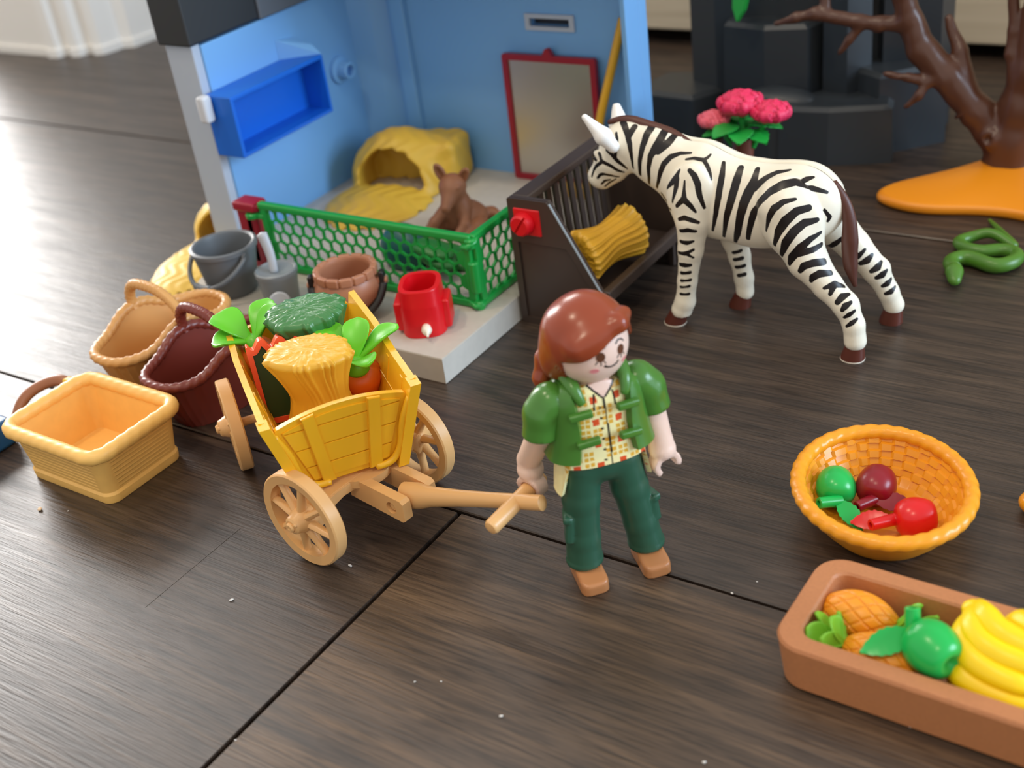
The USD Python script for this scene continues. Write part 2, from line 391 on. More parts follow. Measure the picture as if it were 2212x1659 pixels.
# ---------------------------------------------------------------- the setting
floor = thing('floor', 'dark stained oak plank floor with open black joints', None, kind='structure')
obj('subfloor', bx((-140, -40, -1.6), (90, 100, -1.2)), 'floor_gap', floor, smooth=False)
gap = .045
rows = [(-39.0, -19.3), (-19.3, .35), (.35, 20.05), (20.05, 39.8), (39.8, 59.5), (59.5, 79.2), (79.2, 99)]
joints = [[-30.0, 34.0], [-4.72], [-62.0, 41.0], [-96.0, 12.0], [-48.0, 60.0], [-70.0, 20.0], [-30.0]]
pal = ['oak', 'oak_warm', 'oak_grey']
for i, (y0, y1) in enumerate(rows):
    xs = [-140.0] + joints[i] + [90.0]
    for j, (x0, x1) in enumerate(zip(xs[:-1], xs[1:])):
        ga, gb = (.075 if y0 > 20 and y0 < 21 else gap), (.075 if y1 > 20 and y1 < 21 else gap)
        poly = sbox(x0+gap, y0+ga, x1-gap, y1-gb)
        pl = cat(prism(poly, -1.2, -.03), loft([np.array([[x0+gap, y0+ga, -.03], [x1-gap, y0+ga, -.03], [x1-gap, y1-gb, -.03], [x0+gap, y1-gb, -.03]]),
                  np.array([[x0+gap+.03, y0+ga+.03, 0], [x1-gap-.03, y0+ga+.03, 0], [x1-gap-.03, y1-gb-.03, 0], [x0+gap+.03, y1-gb-.03, 0]])]))
        mt = pal[(i*2+j*2+1) % 3]
        if i == 1: mt = 'oak_grey' if j == 0 else 'oak_warm'
        if i == 2: mt = 'oak_grey'
        if i == 1 and j == 0:     # the faint butt joint between two strips of this plank
            pl = to_tm(m3.Manifold.cube((135.2, 19.5, 1.2)).translate((-140, -19.22, -1.2)) - m3.Manifold.cube((.016, 3.5, .1)).translate((-9.93, -6.2, -.008)))
        obj('plank', pl, mt, floor, smooth=False)
# white fluted door casing far behind on the left
prof = [(-68, 30.1), (-58.6, 30.1), (-58.3, 29.8), (-57.6, 29.9), (-57.4, 30.6), (-56.9, 30.75), (-56.6, 30.3), (-56.1, 30.45), (-55.9, 31.2), (-55.4, 31.4), (-55.1, 30.95), (-54.6, 31.15), (-54.4, 31.9), (-54.4, 32.6), (-53.6, 32.9), (-53.4, 36.6), (-53.7, 38), (-68, 38)]
obj('trim_1', cat(prism(Polygon(prof), .5, 60), prism(Polygon(prof).buffer(.12), 0, .5)), 'white_paint', kind='structure', smooth=20, label='white fluted door casing standing on the dark floor behind the blue house')
# pale wooden cupboard at the back
cb = thing('cupboard', 'pale wood cupboard front with horizontal grain and a dark gap under it', 'cupboard', (-10, 39.2, 0))
obj('front_panel', rbx((-60, 0, .78), (9.6, 1.6, 30), .15), 'pale_wood', cb)
obj('front_panel', rbx((9.75, 0, .72), (60, 1.6, 30), .15), 'pale_wood', cb)
obj('carcass', bx((-59, 1.7, .9), (59, 40, 30)), 'pale_wood', cb, smooth=False)
obj('plinth', bx((-57, 9, 0), (57, 10, .9)), 'floor_gap', cb, smooth=False)

# ---------------------------------------------------------------- the toy house
house = thing('toy_house', 'light blue open toy house with grey stone floor slab and dark roof edge', 'toy house', (0, 0, 0))
slabp = Polygon([(-21.7, 9.9), (-21.5, 8.2), (-21.1, 7.0), (-20.2, 6.1), (-18.6, 5.62), (-8.92, 5.58), (-8.92, 19.6), (-22.6, 19.6), (-22.6, 9.9)])
obj('floor_slab', bevel_prism(slabp, 0, .91, .03), 'slab_stone', house, smooth=20)
obj('wall_panel', rbx((-22.15, 10.5, .0), (-21.75, 19.9, 8.55), .05), 'house_blue', house, label='left wall panel')
obj('wall_edge', rbx((-23.22, 10.12, .0), (-21.85, 10.55, 8.6), .06), 'house_edge', house, label='pale grey front edge of the left wall')
slot_hole = m3.Manifold.cube((1.75, 2, .3)).translate((-13.4, 18.5, 7.05))
obj('wall_panel', to_tm(to_m3(rbx((-22.1, 19.3, .5), (-8.75, 19.9, 11), .05)) - slot_hole), 'house_blue', house, label='back wall panel')
obj('wall_post', hull([(-21.8, 19.35, .9), (-21.8, 18.5, .9), (-20.9, 18.9, .9), (-20.2, 19.35, .9), (-21.8, 19.35, 11), (-21.8, 18.5, 11), (-20.9, 18.9, 11), (-20.2, 19.35, 11)]), 'house_blue', house, smooth=False)
obj('wall_post', rbx((-19.95, 19.0, .9), (-19.25, 19.35, 11), .06), 'house_blue', house)
obj('wall_panel', rbx((-9.0, 18.35, .5), (-8.78, 19.9, 11), .04), 'house_blue', house, label='narrow right wall end')
rim = to_tm(m3.Manifold.cube((2.15, .12, .62)).translate((-13.6, 19.2, 6.89)) - slot_hole)
obj('letter_slot', moved(rim), 'house_edge', house)
obj('slot_back', bx((-13.5, 19.6, 7.0), (-11.5, 19.7, 7.4)), 'slot_dark', house, smooth=False)
pg = lathe([(0, 0), (.52, 0), (.55, .06), (.55, .16), (.36, .2), (.34, .62), (.3, .66), (.24, .66), (.22, .6), (.22, .3), (0, .3)], 32)
obj('wall_peg', moved(pg, (-21.76, 17.35, 5.45), rotmat(ry=90)), 'house_blue', house, smooth=30)
obj('roof', cat(rbx((-23.4, 9.95, 8.62), (-21.72, 13.6, 12.5), .1)), 'roof_dark', house, label='black front corner of the roof')
obj('roof_panel', rbx((-23.2, 13.62, 8.56), (-21.66, 20.2, 12), .08), 'roof_grey', house, label='grey roof side panel')

obj('roof_panel', rbx((-21.6, 15.0, 11.3), (-8.4, 20.4, 11.7), .08), 'roof_dark', house, label='dark roof over the back wall')

# blue tray hung on the left wall, opening into the room
tb = thing('wall_tray', 'bright blue box shelf hung on the left wall of the toy house', 'box', (-21.74, 12.55, 5.72))
def tray_shell():
    o = to_m3(rbx((.0, -2.55, -1.15), (1.35, 2.6, 1.15), .05)); i = m3.Manifold.cube((1.4, 4.85, 2.0)).translate((.22, -2.4, -1.0)); return to_tm(o - i)
obj('shelf_box', tray_shell(), 'tray_blue', tb, smooth=25)
obj('hanger_tab', rbx((.06, -3.05, .25), (.5, -2.6, 1.25), .12), 'tab_white', tb, label='pale plastic hanger tab')
obj('hook', hull([(.0, 1.6, 1.15), (0, 2.6, 1.15), (1.3, 2.6, 1.15), (0, 1.6, 1.9), (0, 2.6, 1.75), (.9, 2.6, 1.5)]), 'house_blue', tb, smooth=False)
# red framed mirror on the back wall
mr = thing('toy_mirror', 'grey toy mirror with dark red frame leaning on the back wall', 'mirror', (-12.6, 19.02, .92), rotmat(rz=0, rx=-1.0))
w, h = 2.08, 5.1
fr = prism(Polygon([(-w, 0), (w, 0), (w, h), (.22, h), (.0, h+.42), (-.22, h), (-w, h)]).buffer(-.12).buffer(.12, quad_segs=5).difference(sbox(-w+.24, .24, w-.24, h-.24)), 0, .2)
obj('frame', moved(fr, (0, 0, 0), rotmat(rx=90)), 'crimson', mr, smooth=30)
obj('mirror_pane', bx((-w+.2, -.12, .2), (w-.2, -.02, h-.2)), 'mirror_foil', mr, smooth=False)
# yellow stick leaning in the right corner
st = thing('broom_stick', 'thin yellow broom handle leaning beside the mirror against the right wall', 'broom handle', (-11.15, 17.9, .92))
obj('handle', tube([(.25, .2, 0), (.95, .62, 3.2), (1.85, 1.2, 6.6)], [.17, .17, .17], 14), 'stick_yellow', st, smooth=True)
obj('head', rbx((-.7, -.25, 0), (.5, .25, .5), .1), 'stick_yellow', st)
# ---------------------------------------------------------------- things in and around the toy house
Z0 = .91
def nest_mesh(rear, blk):
    """straw shelter: a dome with an arched mouth (towards -y) and a flat straw apron in front of it."""
    def f(p):
        d = ell(p, (0, .55, .2), (2.3, 1.75, 2.2))
        if blk: d = smin(d, sbx(p, (1.75, 1.0, .95), (.8, 1.0, 1.0), .35), .5)
        q = p - np.array([-.1, 0, .4]); ang = np.linalg.norm(q[:, [0, 2]]/np.array([1.5, 1.5]), axis=1) - 1
        tun = np.maximum(ang*1.4, np.abs(p[:, 1] + .75) - 1.9)
        d = smax(d, -tun, .15)
        ap = smax(ell(p, (-.35, -1.6-rear, -.25), (2.35, 2.6+rear, .85)), p[:, 1] + .62, .25); d = smin(d, ap, .35)
        d = np.maximum(d, -p[:, 2])
        return d + .035*np.sin(p[:, 0]*9 + 3*np.sin(p[:, 2]*2.2+p[:, 1]*3.1))*.6
    return nets(f, (-3.1, -4.6-2*rear, -.15), (3.2, 2.7, 3.0), .08)
n1 = thing('straw_nest', 'golden straw hollow nest shelter inside the blue toy house', 'animal shelter', (-18.75, 16.45, Z0+.01), rotmat(rz=14))
obj('straw_dome', nest_mesh(0, True), 'nest_straw', n1, smooth=40)
n2 = thing('straw_nest', 'pale yellow straw shelter on the floor outside the left wall behind the baskets', 'animal shelter', (-24.1, 11.55, .01), rotmat(rz=16), scale=.74)
obj('straw_dome', nest_mesh(1.25, False), 'nest_straw_pale', n2, smooth=40)

# small brown animal
kg = thing('brown_animal', 'small brown toy animal with upright ears sitting behind the green fence', 'toy animal', (-14.0, 13.8, Z0+.02), rotmat(rz=22))
def kangaroo(p):
    d = smin(ell(p, (.1, .35, .45), (.95, .7, .62)), ell(p, (.05, .05, 1.0), (.55, .5, .65)), .25)
    d = smin(d, ell(p, (.02, -.05, 1.78), (.52, .55, .48)), .2)
    d = smin(d, cone(p, (0, -.35, 1.65), (-.12, -.85, 1.25), .36, .2), .15)
    for s in (-1, 1): d = smin(d, ell(p, (.05+.26*s, -.42, 1.88), (.12, .12, .1)), .06)
    d = smin(d, chain(p, [(-.3, -.1, .95, .26), (-.75, -.5, .55, .2), (-1.05, -.75, .2, .18)], .1), .12)
    d = smin(d, chain(p, [(.35, -.15, .9, .26), (.45, -.65, .5, .2), (.2, -1.0, .2, .18)], .1), .12)
    d = smin(d, chain(p, [(.7, .3, .4, .4), (.9, -.3, .22, .3), (.7, -.9, .14, .2)], .2), .2)
    d = smin(d, chain(p, [(-.6, .4, .35, .38), (-.8, -.2, .22, .26), (-.95, -.7, .14, .18)], .2), .2)
    d = smin(d, chain(p, [(.5, .8, .3, .28), (1.1, 1.0, .22, .2), (1.6, .7, .15, .1)], .2), .2)
    return np.maximum(d, -p[:, 2]+.02)
obj('body', nets(kangaroo, (-1.6, -1.5, -.1), (2.0, 1.6, 2.6), .055), 'fur_brown', kg, smooth=True)
for sx in (-1, 1):
    R = rotmat(ry=(18 if sx < 0 else 34)*sx, rx=8)
    obj('ear', moved(nets(lambda p: smax(ell(p, (0, 0, 0), (.2, .11, .42)), -ell(p, (0, -.1, .02), (.12, .09, .3)), .04), (-.3, -.25, -.6), (.3, .25, .6), .03), (.03+.42*sx, .05, 2.28 if sx < 0 else 2.1), R), 'fur_brown', kg, smooth=True)
# dark teal and green lump seen through the mesh
pt = thing('leafy_plant', 'dark teal bowl with bright green leaves behind the fence mesh', 'toy plant', (-13.2, 10.7, Z0))
obj('bowl', moved(nets(lambda p: np.maximum(ell(p, (0, 0, .6), (1.0, .75, .95)), -p[:, 2]), (-1.2, -1, -.1), (1.2, 1, 1.8), .06), (-.95, .1, 0)), 'teal_green', pt, smooth=True)
for k, (a, l, z) in enumerate([(0, 1.7, 1.15), (25, 1.8, .8), (-20, 1.9, .85), (10, 2.2, .45)]):
    obj('leaf', moved(nets(lambda p: ell(p, (l/2, 0, 0), (l/2, .55, .26)), (-.2, -.7, -.4), (l+.2, .7, .4), .07), (-.2, .2*k-.3, z), rotmat(rz=a, ry=10)), 'leaf_dark', pt, smooth=True)

# green mesh fence
fe = thing('mesh_fence', 'green plastic fence with honeycomb mesh along the grey slab', 'fence', (-9.65, 8.85, Z0))
def hexes(w, h, pitch, r, margin):
    """honeycomb holes within a w by h panel."""
    out = []; dy = pitch*.866; rows_ = int((h-2*margin)/dy)+1; y0 = (h-(rows_-1)*dy)/2
    for j in range(rows_):
        off = pitch/2*(j % 2); n_ = int((w-2*margin-off)/pitch)+1; x0 = margin + off
        for i in range(n_):
            out.append(Polygon([(x0+i*pitch+r*math.sin(a), y0+j*dy+r*math.cos(a)) for a in np.arange(6)*PI/3+.0]))
    return out
H = 2.62
def panel(w, swap):
    """returns mesh sheet, and rails, for a panel of width w; drawn in x (width), y (height), z thickness."""
    inner = sbox(.25, .22, w-.25, H-.22); sheet = inner.difference(unary_union(hexes(w, H, .485, .235, .46)))
    parts = [('mesh_panel', prism(sheet, -.045, .045)), ('rail', rbx((.0, H-.27, -.15), (w, H, .13), .07)), ('rail', rbx((.0, 0, -.13), (w, .25, .13), .06)),
             ('stile', rbx((.05, .05, -.11), (.36, H-.05, .11), .06)), ('stile', rbx((w-.36, .05, -.11), (w-.05, H-.05, .11), .06))]
    return parts
R1 = rotmat(rx=90)
for nme, m in panel(9.3, 0): obj(nme, moved(m, (-9.3, 0, .02), R1), 'fence_green', fe, smooth=30)
for nme, m in panel(4.3, 0): obj(nme, moved(moved(m, (0, 0, .02), R1), (0, 0, 0), rotmat(rz=90)), 'fence_green', fe, smooth=30)
kn = cat(*[moved(lathe([(0, 0), (.17, 0), (.2, .06), (.2, hh-.06), (.15, hh), (0, hh)], 20), (-.02, -.02, zz)) for zz, hh in ((.0, .3), (.62, 1.1), (2.2, .34))])
obj('hinge', kn, 'fence_green', fe)
obj('hinge', cat(tube([(-.3, -.12, 2.22), (-.02, -.24, 2.3), (.12, -.02, 2.4), (.02, .3, 2.5)], [.1, .11, .11, .1], 10), tube([(-.3, -.12, .2), (-.02, -.24, .16), (.12, -.02, .16), (.02, .3, .2)], [.09, .1, .1, .09], 10)), 'fence_green', fe, smooth=True)
obj('latch', cat(moved(lathe([(0, 0), (.24, 0), (.27, .05), (.27, .16), (.22, .2), (0, .2)], 24), (-9.62, -.1, 2.02)), rbx((-9.6, -.15, 1.98), (-9.1, .1, 2.2), .06)), 'fence_green', fe)
rp = thing('red_post', 'crimson gate post clipped to the left house wall at the fence end', 'post', (-19.95, 9.0, Z0))
obj('post', cat(rbx((-.1, -.3, 0), (.62, .3, 2.3), .06), rbx((-.15, -.42, 2.25), (.9, .34, 2.6), .08)), 'crimson', rp)
obj('clip', cat(moved(lathe([(0, 0), (.24, 0), (.28, .06), (.28, .2), (.2, .26), (0, .26)], 24), (.72, -.12, 2.26)), rbx((.3, -.3, .2), (.82, -.12, 2.2), .05)), 'crimson', rp)

# grey bucket
bk = thing('grey_bucket', 'dark grey plastic bucket with a lowered bail handle on the slab', 'bucket', (-19.15, 6.95, Z0+.005))
obj('pail', lathe([(0, 0), (.82, 0), (.86, .06), (1.12, 1.62), (1.2, 1.66), (1.2, 1.8), (1.1, 1.84), (1.02, 1.8), (.98, 1.66), (.78, .14), (0, .12)], 56), 'bucket_grey', bk)
arc = [(1.22*math.cos(t), -.25-1.15*math.sin(t), 1.55-.85*math.sin(t)) for t in np.linspace(0, PI, 33)]
obj('handle', tube(arc, .085, 10), 'bucket_grey', bk, smooth=True)
obj('grip', tube(arc[13:20], .13, 12), 'bucket_grey', bk)
for s in (-1, 1): obj('lug', moved(lathe([(0, 0), (.15, 0), (.15, .12), (0, .12)], 16), (1.14*s, -.2, 1.55), rotmat(ry=90*s)), 'bucket_grey', bk)
# light grey watering can
wc = thing('watering_can', 'light grey watering can with a round spout rose beside the bucket', 'watering can', (-16.75, 6.9, Z0+.005), rotmat(rz=8))
obj('can_body', lathe([(0, 0), (.56, 0), (.6, .05), (.7, 1.0), (.74, 1.06), (.74, 1.22), (.68, 1.26), (.62, 1.2), (0, 1.12)], 48), 'can_grey', wc)
obj('spout', tube(smooth_path([(.3, -.45, .3), (.6, -.85, .42), (.7, -1.0, .5)], 12), np.linspace(.16, .2, 12), 14), 'can_grey', wc)
rose = lathe([(0, 0), (.14, 0), (.37, .2), (.39, .26), (.34, .3), (0, .32)], 32)
obj('spout_rose', moved(rose, (.66, -.94, .5), rotmat(rz=32, rx=72)), 'can_light', wc, label='pale round spout rose')
obj('handle', tube(smooth_path([(.0, -.1, 1.15), (-.12, .05, 1.75), (-.35, .15, 2.45)], 14), np.linspace(.15, .2, 14), 14, flat=.75), 'can_light', wc, smooth=True, label='upright pale handle')
# brown pot
po = thing('brown_pot', 'terracotta brown round pot with a black bail handle on the slab', 'pot', (-13.55, 6.95, Z0+.005), rotmat(rz=28))
obj('pot_body', lathe([(0, 0), (.66, 0), (.7, .08), (.68, .3), (.9, .5), (1.1, .85), (1.12, 1.15), (1.0, 1.45), (.96, 1.52), (1.02, 1.56), (1.02, 1.72), (.95, 1.76), (.84, 1.74), (.8, 1.6), (.9, 1.2), (.85, .7), (0, .4)], 56), 'pot_brown', po)
for k in range(14):
    t = 2*PI*k/14; obj('rim_stone', moved(rbx((.86, -.2, 1.5), (1.06, .2, 1.8), .05), (0, 0, 0), rotmat(rz=math.degrees(t))), 'pot_brown', po)
arc = [(1.2*math.cos(t), -.05-.75*math.sin(t), 1.25-1.0*math.sin(t)) for t in np.linspace(0, PI, 33)]
obj('handle', tube(arc, .11, 10, flat=1.5), 'handle_black', po, smooth=True)
for s in (-1, 1):
    obj('lug', moved(lathe([(0, 0), (.14, 0), (.14, .28), (.1, .34), (0, .34)], 16), (1.02*s, -.05, 1.25), rotmat(ry=90*s)), 'pot_brown', po)
    obj('handle_end', moved(rbx((-.1, -.16, -.3), (.1, .16, .3), .06), (1.2*s, -.05, 1.3)), 'handle_black', po)
# red feeder
rf = thing('red_feeder', 'bright red open feeder with a white drinking nozzle at the slab edge', 'feeder', (-10.68, 7.2, Z0+.005), rotmat(rz=30))
def slab_loop(sx, sy, z, e=3.0): return loop(sx, sy, e, 48, 0, 0, z)
body = to_m3(loft([slab_loop(.72, .84, 0), slab_loop(.74, .86, .04), slab_loop(.74, .86, 1.0), slab_loop(.7, .82, 1.08), slab_loop(.68, .8, 1.56), slab_loop(.66, .78, 1.6)])) - to_m3(loft([slab_loop(.48, .58, .5), slab_loop(.53, .64, 1.8)]))
obj('feeder_body', to_tm(body), 'feeder_red', rf, smooth=30)
obj('side_wing', rbx((-.9, -.45, .1), (-.6, .45, 1.1), .08), 'feeder_red', rf); obj('side_wing', rbx((.6, -.45, .1), (.9, .45, 1.1), .08), 'feeder_red', rf)
noz = lathe([(0, 0), (.12, 0), (.15, .1), (.17, .22), (.13, .32), (.05, .38), (.04, .5), (0, .52)], 20)
obj('nozzle', moved(noz, (.12, -.8, .42), rotmat(rz=10, rx=105)), 'nozzle_white', rf, smooth=True)

# manger
mg = thing('manger', 'dark brown slatted feeding manger beside the slab under the zebra', 'manger', (-8.82, 10.0, .0))
end = Polygon([(0, 0), (3.35, 0), (3.35, 1.2), (1.48, 4.5), (0, 4.5)]).buffer(-.06).buffer(.06)
for y in (.0, 5.6):
    obj('end_panel', moved(bevel_prism(end, 0, .22, .03), (0, y+.22, 0), R1), 'manger_brown', mg, smooth=20)
frm = end.difference(end.buffer(-.24)); win = sbox(.28, .3, 2.9, 3.1).intersection(end.buffer(-.24))
obj('end_frame', moved(prism(unary_union([frm, end.buffer(-.02).intersection(sbox(0, 3.0, 3, 4.5))]), 0, .08), (0, 0, 0), R1), 'manger_brown', mg)
obj('worn_edge', moved(rbx((0, -.0, 0), (.07, .1, 3.72), .03), (3.36, -.1, 1.2), rotmat(ry=-29.5)), 'can_grey', mg, label='grey worn slanted edge')
obj('top_rail', rbx((.0, .2, 4.22), (.62, 5.6, 4.5), .06), 'manger_brown', mg)
obj('front_rail', rbx((3.0, .2, 1.1), (3.32, 5.6, 1.52), .06), 'manger_brown', mg)
obj('back_rail', rbx((.25, .2, 1.05), (.5, 5.6, 1.3), .05), 'manger_brown', mg)
obj('trough_floor', hull([(.3, .2, 1.2), (3.1, .2, 1.12), (.3, 5.6, 1.2), (3.1, 5.6, 1.12), (.3, .2, 1.02), (3.1, .2, .98), (.3, 5.6, 1.02), (3.1, 5.6, .98)]), 'manger_brown', mg, smooth=False)
for k in range(11):
    y = .45 + k*.47; obj('slat', hull([(x+dx, y+dy, z) for x, z in ((.32, 1.15), (.12, 4.3)) for dx in (0, .12) for dy in (0, .27)]), 'manger_brown', mg, smooth=False)
for y in (.3, 5.4): obj('leg', rbx((2.75, y-.1, 0), (3.0, y+.12, 1.1), .04), 'manger_brown', mg)
obj('knob_plate', rbx((.2, -.12, 3.28), (1.2, .03, 4.2), .05), 'feeder_red', mg, label='red square plate')
kb = to_m3(lathe([(0, 0), (.38, 0), (.4, .08), (.36, .3), (.3, .36), (0, .36)], 14)) - m3.Manifold.cube((.08, .9, .2)).translate((-.04, -.45, .26)).rotate((0, 0, -35))
obj('knob', moved(to_tm(kb), (.6, -.1, 3.72), R1), 'feeder_red', mg, smooth=25, label='slotted red knob')

# sheaves (one builder: the hay in the manger and the two bundles in the cart)
def sheaf(rx, ry, h, seed, waist=.72):
    n, nz = 240, 30; rng = np.random.default_rng(seed); th = np.linspace(0, 2*PI, n, endpoint=False)
    nodes = np.sort(rng.random(34)*2*PI); amp_ = .5 + .5*rng.random(34)
    def rib(t):
        d = np.abs((t[:, None] - nodes[None] + PI) % (2*PI) - PI); return 1 - np.clip(np.min(d/(.09*amp_), axis=1), 0, 1)**1.6
    rings = []
    for z in np.linspace(0, 1, nz):
        w = waist + (1-waist)*abs(2*z-1)**1.5; edge = min(z, 1-z)/.06; rnd = 1 if edge > 1 else (.88+.12*math.sqrt(max(1-(1-edge)**2, 0)))
        amp = .085*(.35+.65*abs(2*z-1)); tw = .25*(z-.5)*abs(z-.5)*2 + .05*np.sin(9*z+seed)
        e = 1 - amp*.6 + amp*rib(th+tw) + .025*np.cos(3*th+seed)
        rings.append(np.c_[rx*w*rnd*e*np.cos(th), ry*w*rnd*e*np.sin(th), np.full(n, z*h)])
    rnd_end = .88
    for s, z in ((0, 0), (1, h)):
        out = []
        for q in np.linspace(.94, .06, 14):
            base = rings[-1] if s else rings[0]; rr = base.copy(); sm_ = np.c_[rx*rnd_end*np.cos(th), ry*rnd_end*np.sin(th)]; bl = min(1, (1-q)*3.5); rr[:, :2] = (rr[:, :2]*(1-bl) + sm_*bl)*q
            rr[:, 2] = z + (1 if s else -1)*(.07*(1-q**3) + .09*(meshkit.fbm(np.c_[rr[:, 0]*5+seed, rr[:, 1]*11, np.full(n, 1.)], 3)-.5)*min(1, (1-q)*8)); out.append(rr)
        if s: top = out
        else: bot = out[::-1]
    return loft(bot + rings + top)
hay_axis = np.array([.7, 2.2, .16]); hz_ = hay_axis/np.linalg.norm(hay_axis); hx_ = np.cross([0, 0, 1.0], hz_); hx_ /= np.linalg.norm(hx_)
hs = thing('hay_sheaf', 'golden hay bundle lying in the dark brown manger under the muzzle', 'hay bundle', (-6.95, 11.0, 2.12), np.c_[hx_, np.cross(hz_, hx_), hz_])
obj('straw', sheaf(.82, .98, 2.4, 3, .72), 'sheaf_gold', hs, smooth=50)
# ---------------------------------------------------------------- rocks, rose bush, tree and snake at the back right
rk = thing('rock_formation', 'dark grey stepped rock formation rising behind the zebra', 'rocks', (-6.5, 28.5, 0))
def rock(poly, z0, z1, taper=.9, skew=(0, 0), r=.18):
    """a faceted block: polygon footprint, narrower top, softened edges."""
    P = np.array(poly, float); c = P.mean(0); pts = []
    for z, k in ((z0, 1.0), (z1-r, taper+.03), (z1, taper-.06)):
        q = c + (P-c)*k + np.array(skew)*(z-z0)
        pts += [(*a, z) for a in q]
    return hull(pts)
for poly, z0, z1, tp, sk in [
    ([(-6.6, .6), (-6.9, -1.2), (-5.9, -2.4), (-3.6, -2.6), (-2.4, -.5), (-3.2, 1.2)], 0, 2.15, .86, (0, .05)),      # low pale ledge at the left
    ([(-4.4, 1.6), (-4.6, -.4), (-3.2, -1.0), (-1.2, -.6), (1.5, -.2), (2.2, 1.8), (0, 3)], 0, 9.5, .97, (0, 0)),     # tall back column
    ([(-3.0, -.2), (-2.6, -1.7), (-.6, -2.1), (1.1, -1.6), (1.6, .2), (-1, 1)], 0, 5.15, .93, (0, .02)),              # front column
    ([(1.2, .2), (1.5, -1.1), (2.6, -1.3), (3.3, -.3), (2.6, .8)], 0, 6.9, .9, (0, 0)),
    ([(-2.6, -1.2), (-2.2, -2.9), (.1, -3.3), (1.9, -2.6), (2.0, -1), (-.5, 0)], 0, 2.25, .88, (0, .05)),            # step below the columns
    ([(.1, -2.4), (.5, -3.4), (2.5, -3.15), (4.8, -2.2), (4.4, -.6), (2, -.2)], 0, 2.35, .94, (0, .05)),             # front right block
    ([(2.6, -.8), (4.0, -1.6), (6.1, .5), (5.4, 2.0), (3.2, 1.8)], 0, 3.3, .94, (0, .02)), ([(.4, 1.0), (2.4, .2), (4.2, 1.2), (3.4, 3), (.6, 3)], 0, 9.2, .97, (0, 0)),
    ([(2.8, 1.2), (3.6, .0), (5.6, 1.0), (5.6, 2.8), (3.2, 3)], 0, 9.0, .95, (0, 0))]:
    obj('rock', rock(poly, z0, z1, tp, sk), 'rock_dark', rk, smooth=False)
obj('boulder', moved(nets(lambda p: ell(p, (0, 0, 0), (1.5, .8, .5)), (-1.7, -1, -.6), (1.7, 1, .6), .08), (.1, -2.1, 2.25)), 'rock_dark', rk, smooth=True)
iv = thing('hanging_leaf', 'green leaf hanging over the top of the dark rocks', 'toy leaf', (-8.0, 26.35, 6.0))
lf = Polygon([(0, -.55), (.3, -.1), (.42, .5), (.75, 1.1), (.3, 1.5), (-.4, 1.5), (-.7, 1.0), (-.3, .4), (-.25, -.1)])
obj('leaf', moved(bevel_prism(lf.buffer(.06), 0, .16, .03), (0, 0, 0), rotmat(rz=-20, rx=80)), 'rose_leaf', iv)
obj('stalk', tube([(0, .05, 1.3), (.02, .3, 2.2), (0, .6, 3.2)], .09, 8), 'rose_leaf', iv, smooth=True)

# rose bush
rb = thing('rose_bush', 'pink rose bush with green leaves on a brown stem behind the zebra', 'rose bush', (-4.75, 19.0, 0))
obj('stem', lathe([(0, 0), (.46, 0), (.42, .3), (.36, 2.8), (.4, 3.5), (0, 3.55)], 28), 'stem_brown', rb)
def leaf3(L, W, curl, t=.07):
    """toothed leaf along +x with a fold and a droop."""
    n = 26; s = np.linspace(0, 1, n); w = W*np.sin(PI*np.clip(s, .02, .98))**.8*(1+.06*np.cos(s*44))
    V = []; 
    for sg in (1, -1):
        for a, ww in zip(s, w):
            for q in (-1, 0, 1): V.append((a*L, q*ww, curl*a*a*L*-1 + .22*abs(q)*ww + sg*t/2*(1 if q == 0 else .6)))
    V = np.array(V); f = []
    for i in range(n-1):
        for q in (0, 1):
            a, b, c, d = i*3+q, (i+1)*3+q, (i+1)*3+q+1, i*3+q+1; f += [(a, b, c), (a, c, d)]; o = 3*n; f += [(o+a, o+c, o+b), (o+a, o+d, o+c)]
        for q in (0, 2):
            a, b = i*3+q, (i+1)*3+q; o = 3*n; f += [(a, o+a, o+b), (a, o+b, b)] if q == 0 else [(a, o+b, o+a), (a, b, o+b)]
    m = TM(V, f); 
    if m.volume < 0: m.invert()
    return m
for k in range(9):
    a = 40*k + 8; z = 4.0 - .12*(k % 3)
    obj('leaf', moved(leaf3(1.2, .44, .22), (.2*math.cos(math.radians(a)), .2*math.sin(math.radians(a)), z), rotmat(rz=a, ry=-8)), 'rose_leaf', rb, smooth=50)
def squash(m, loc, R):
    m = moved(m, loc, R); v = np.array(m.vertices); v[:, 2] = .3*r_now[0] + (v[:, 2]-.3*r_now[0])*.72; m.vertices = v; return m
r_now = [1.0]
def bloom(r, seed):
    r_now[0] = r
    ms = []
    for ring, (n, rr, z, tilt) in enumerate([(7, .9*r, -.08*r, 78), (6, .6*r, .05*r, 60), (4, .3*r, .16*r, 35)]):
        for k in range(n):
            a = 360/n*k + 25*ring + seed*11
            pet = nets(lambda p: np.maximum(np.abs(ell(p, (0, 0, 0), (.4*r, .42*r*(1+0*ring), .5*r)) + .03*r*np.sin(p[:, 1]*16/r)) - .05*r, -p[:, 0]+.02*r), (-.1*r, -.6*r, -.65*r), (.6*r, .6*r, .65*r), .075*r)
            ms.append(squash(pet, (rr*math.cos(math.radians(a))*.55, rr*math.sin(math.radians(a))*.55, z+.3*r), rotmat(rz=a, ry=tilt-50)))
    return ms
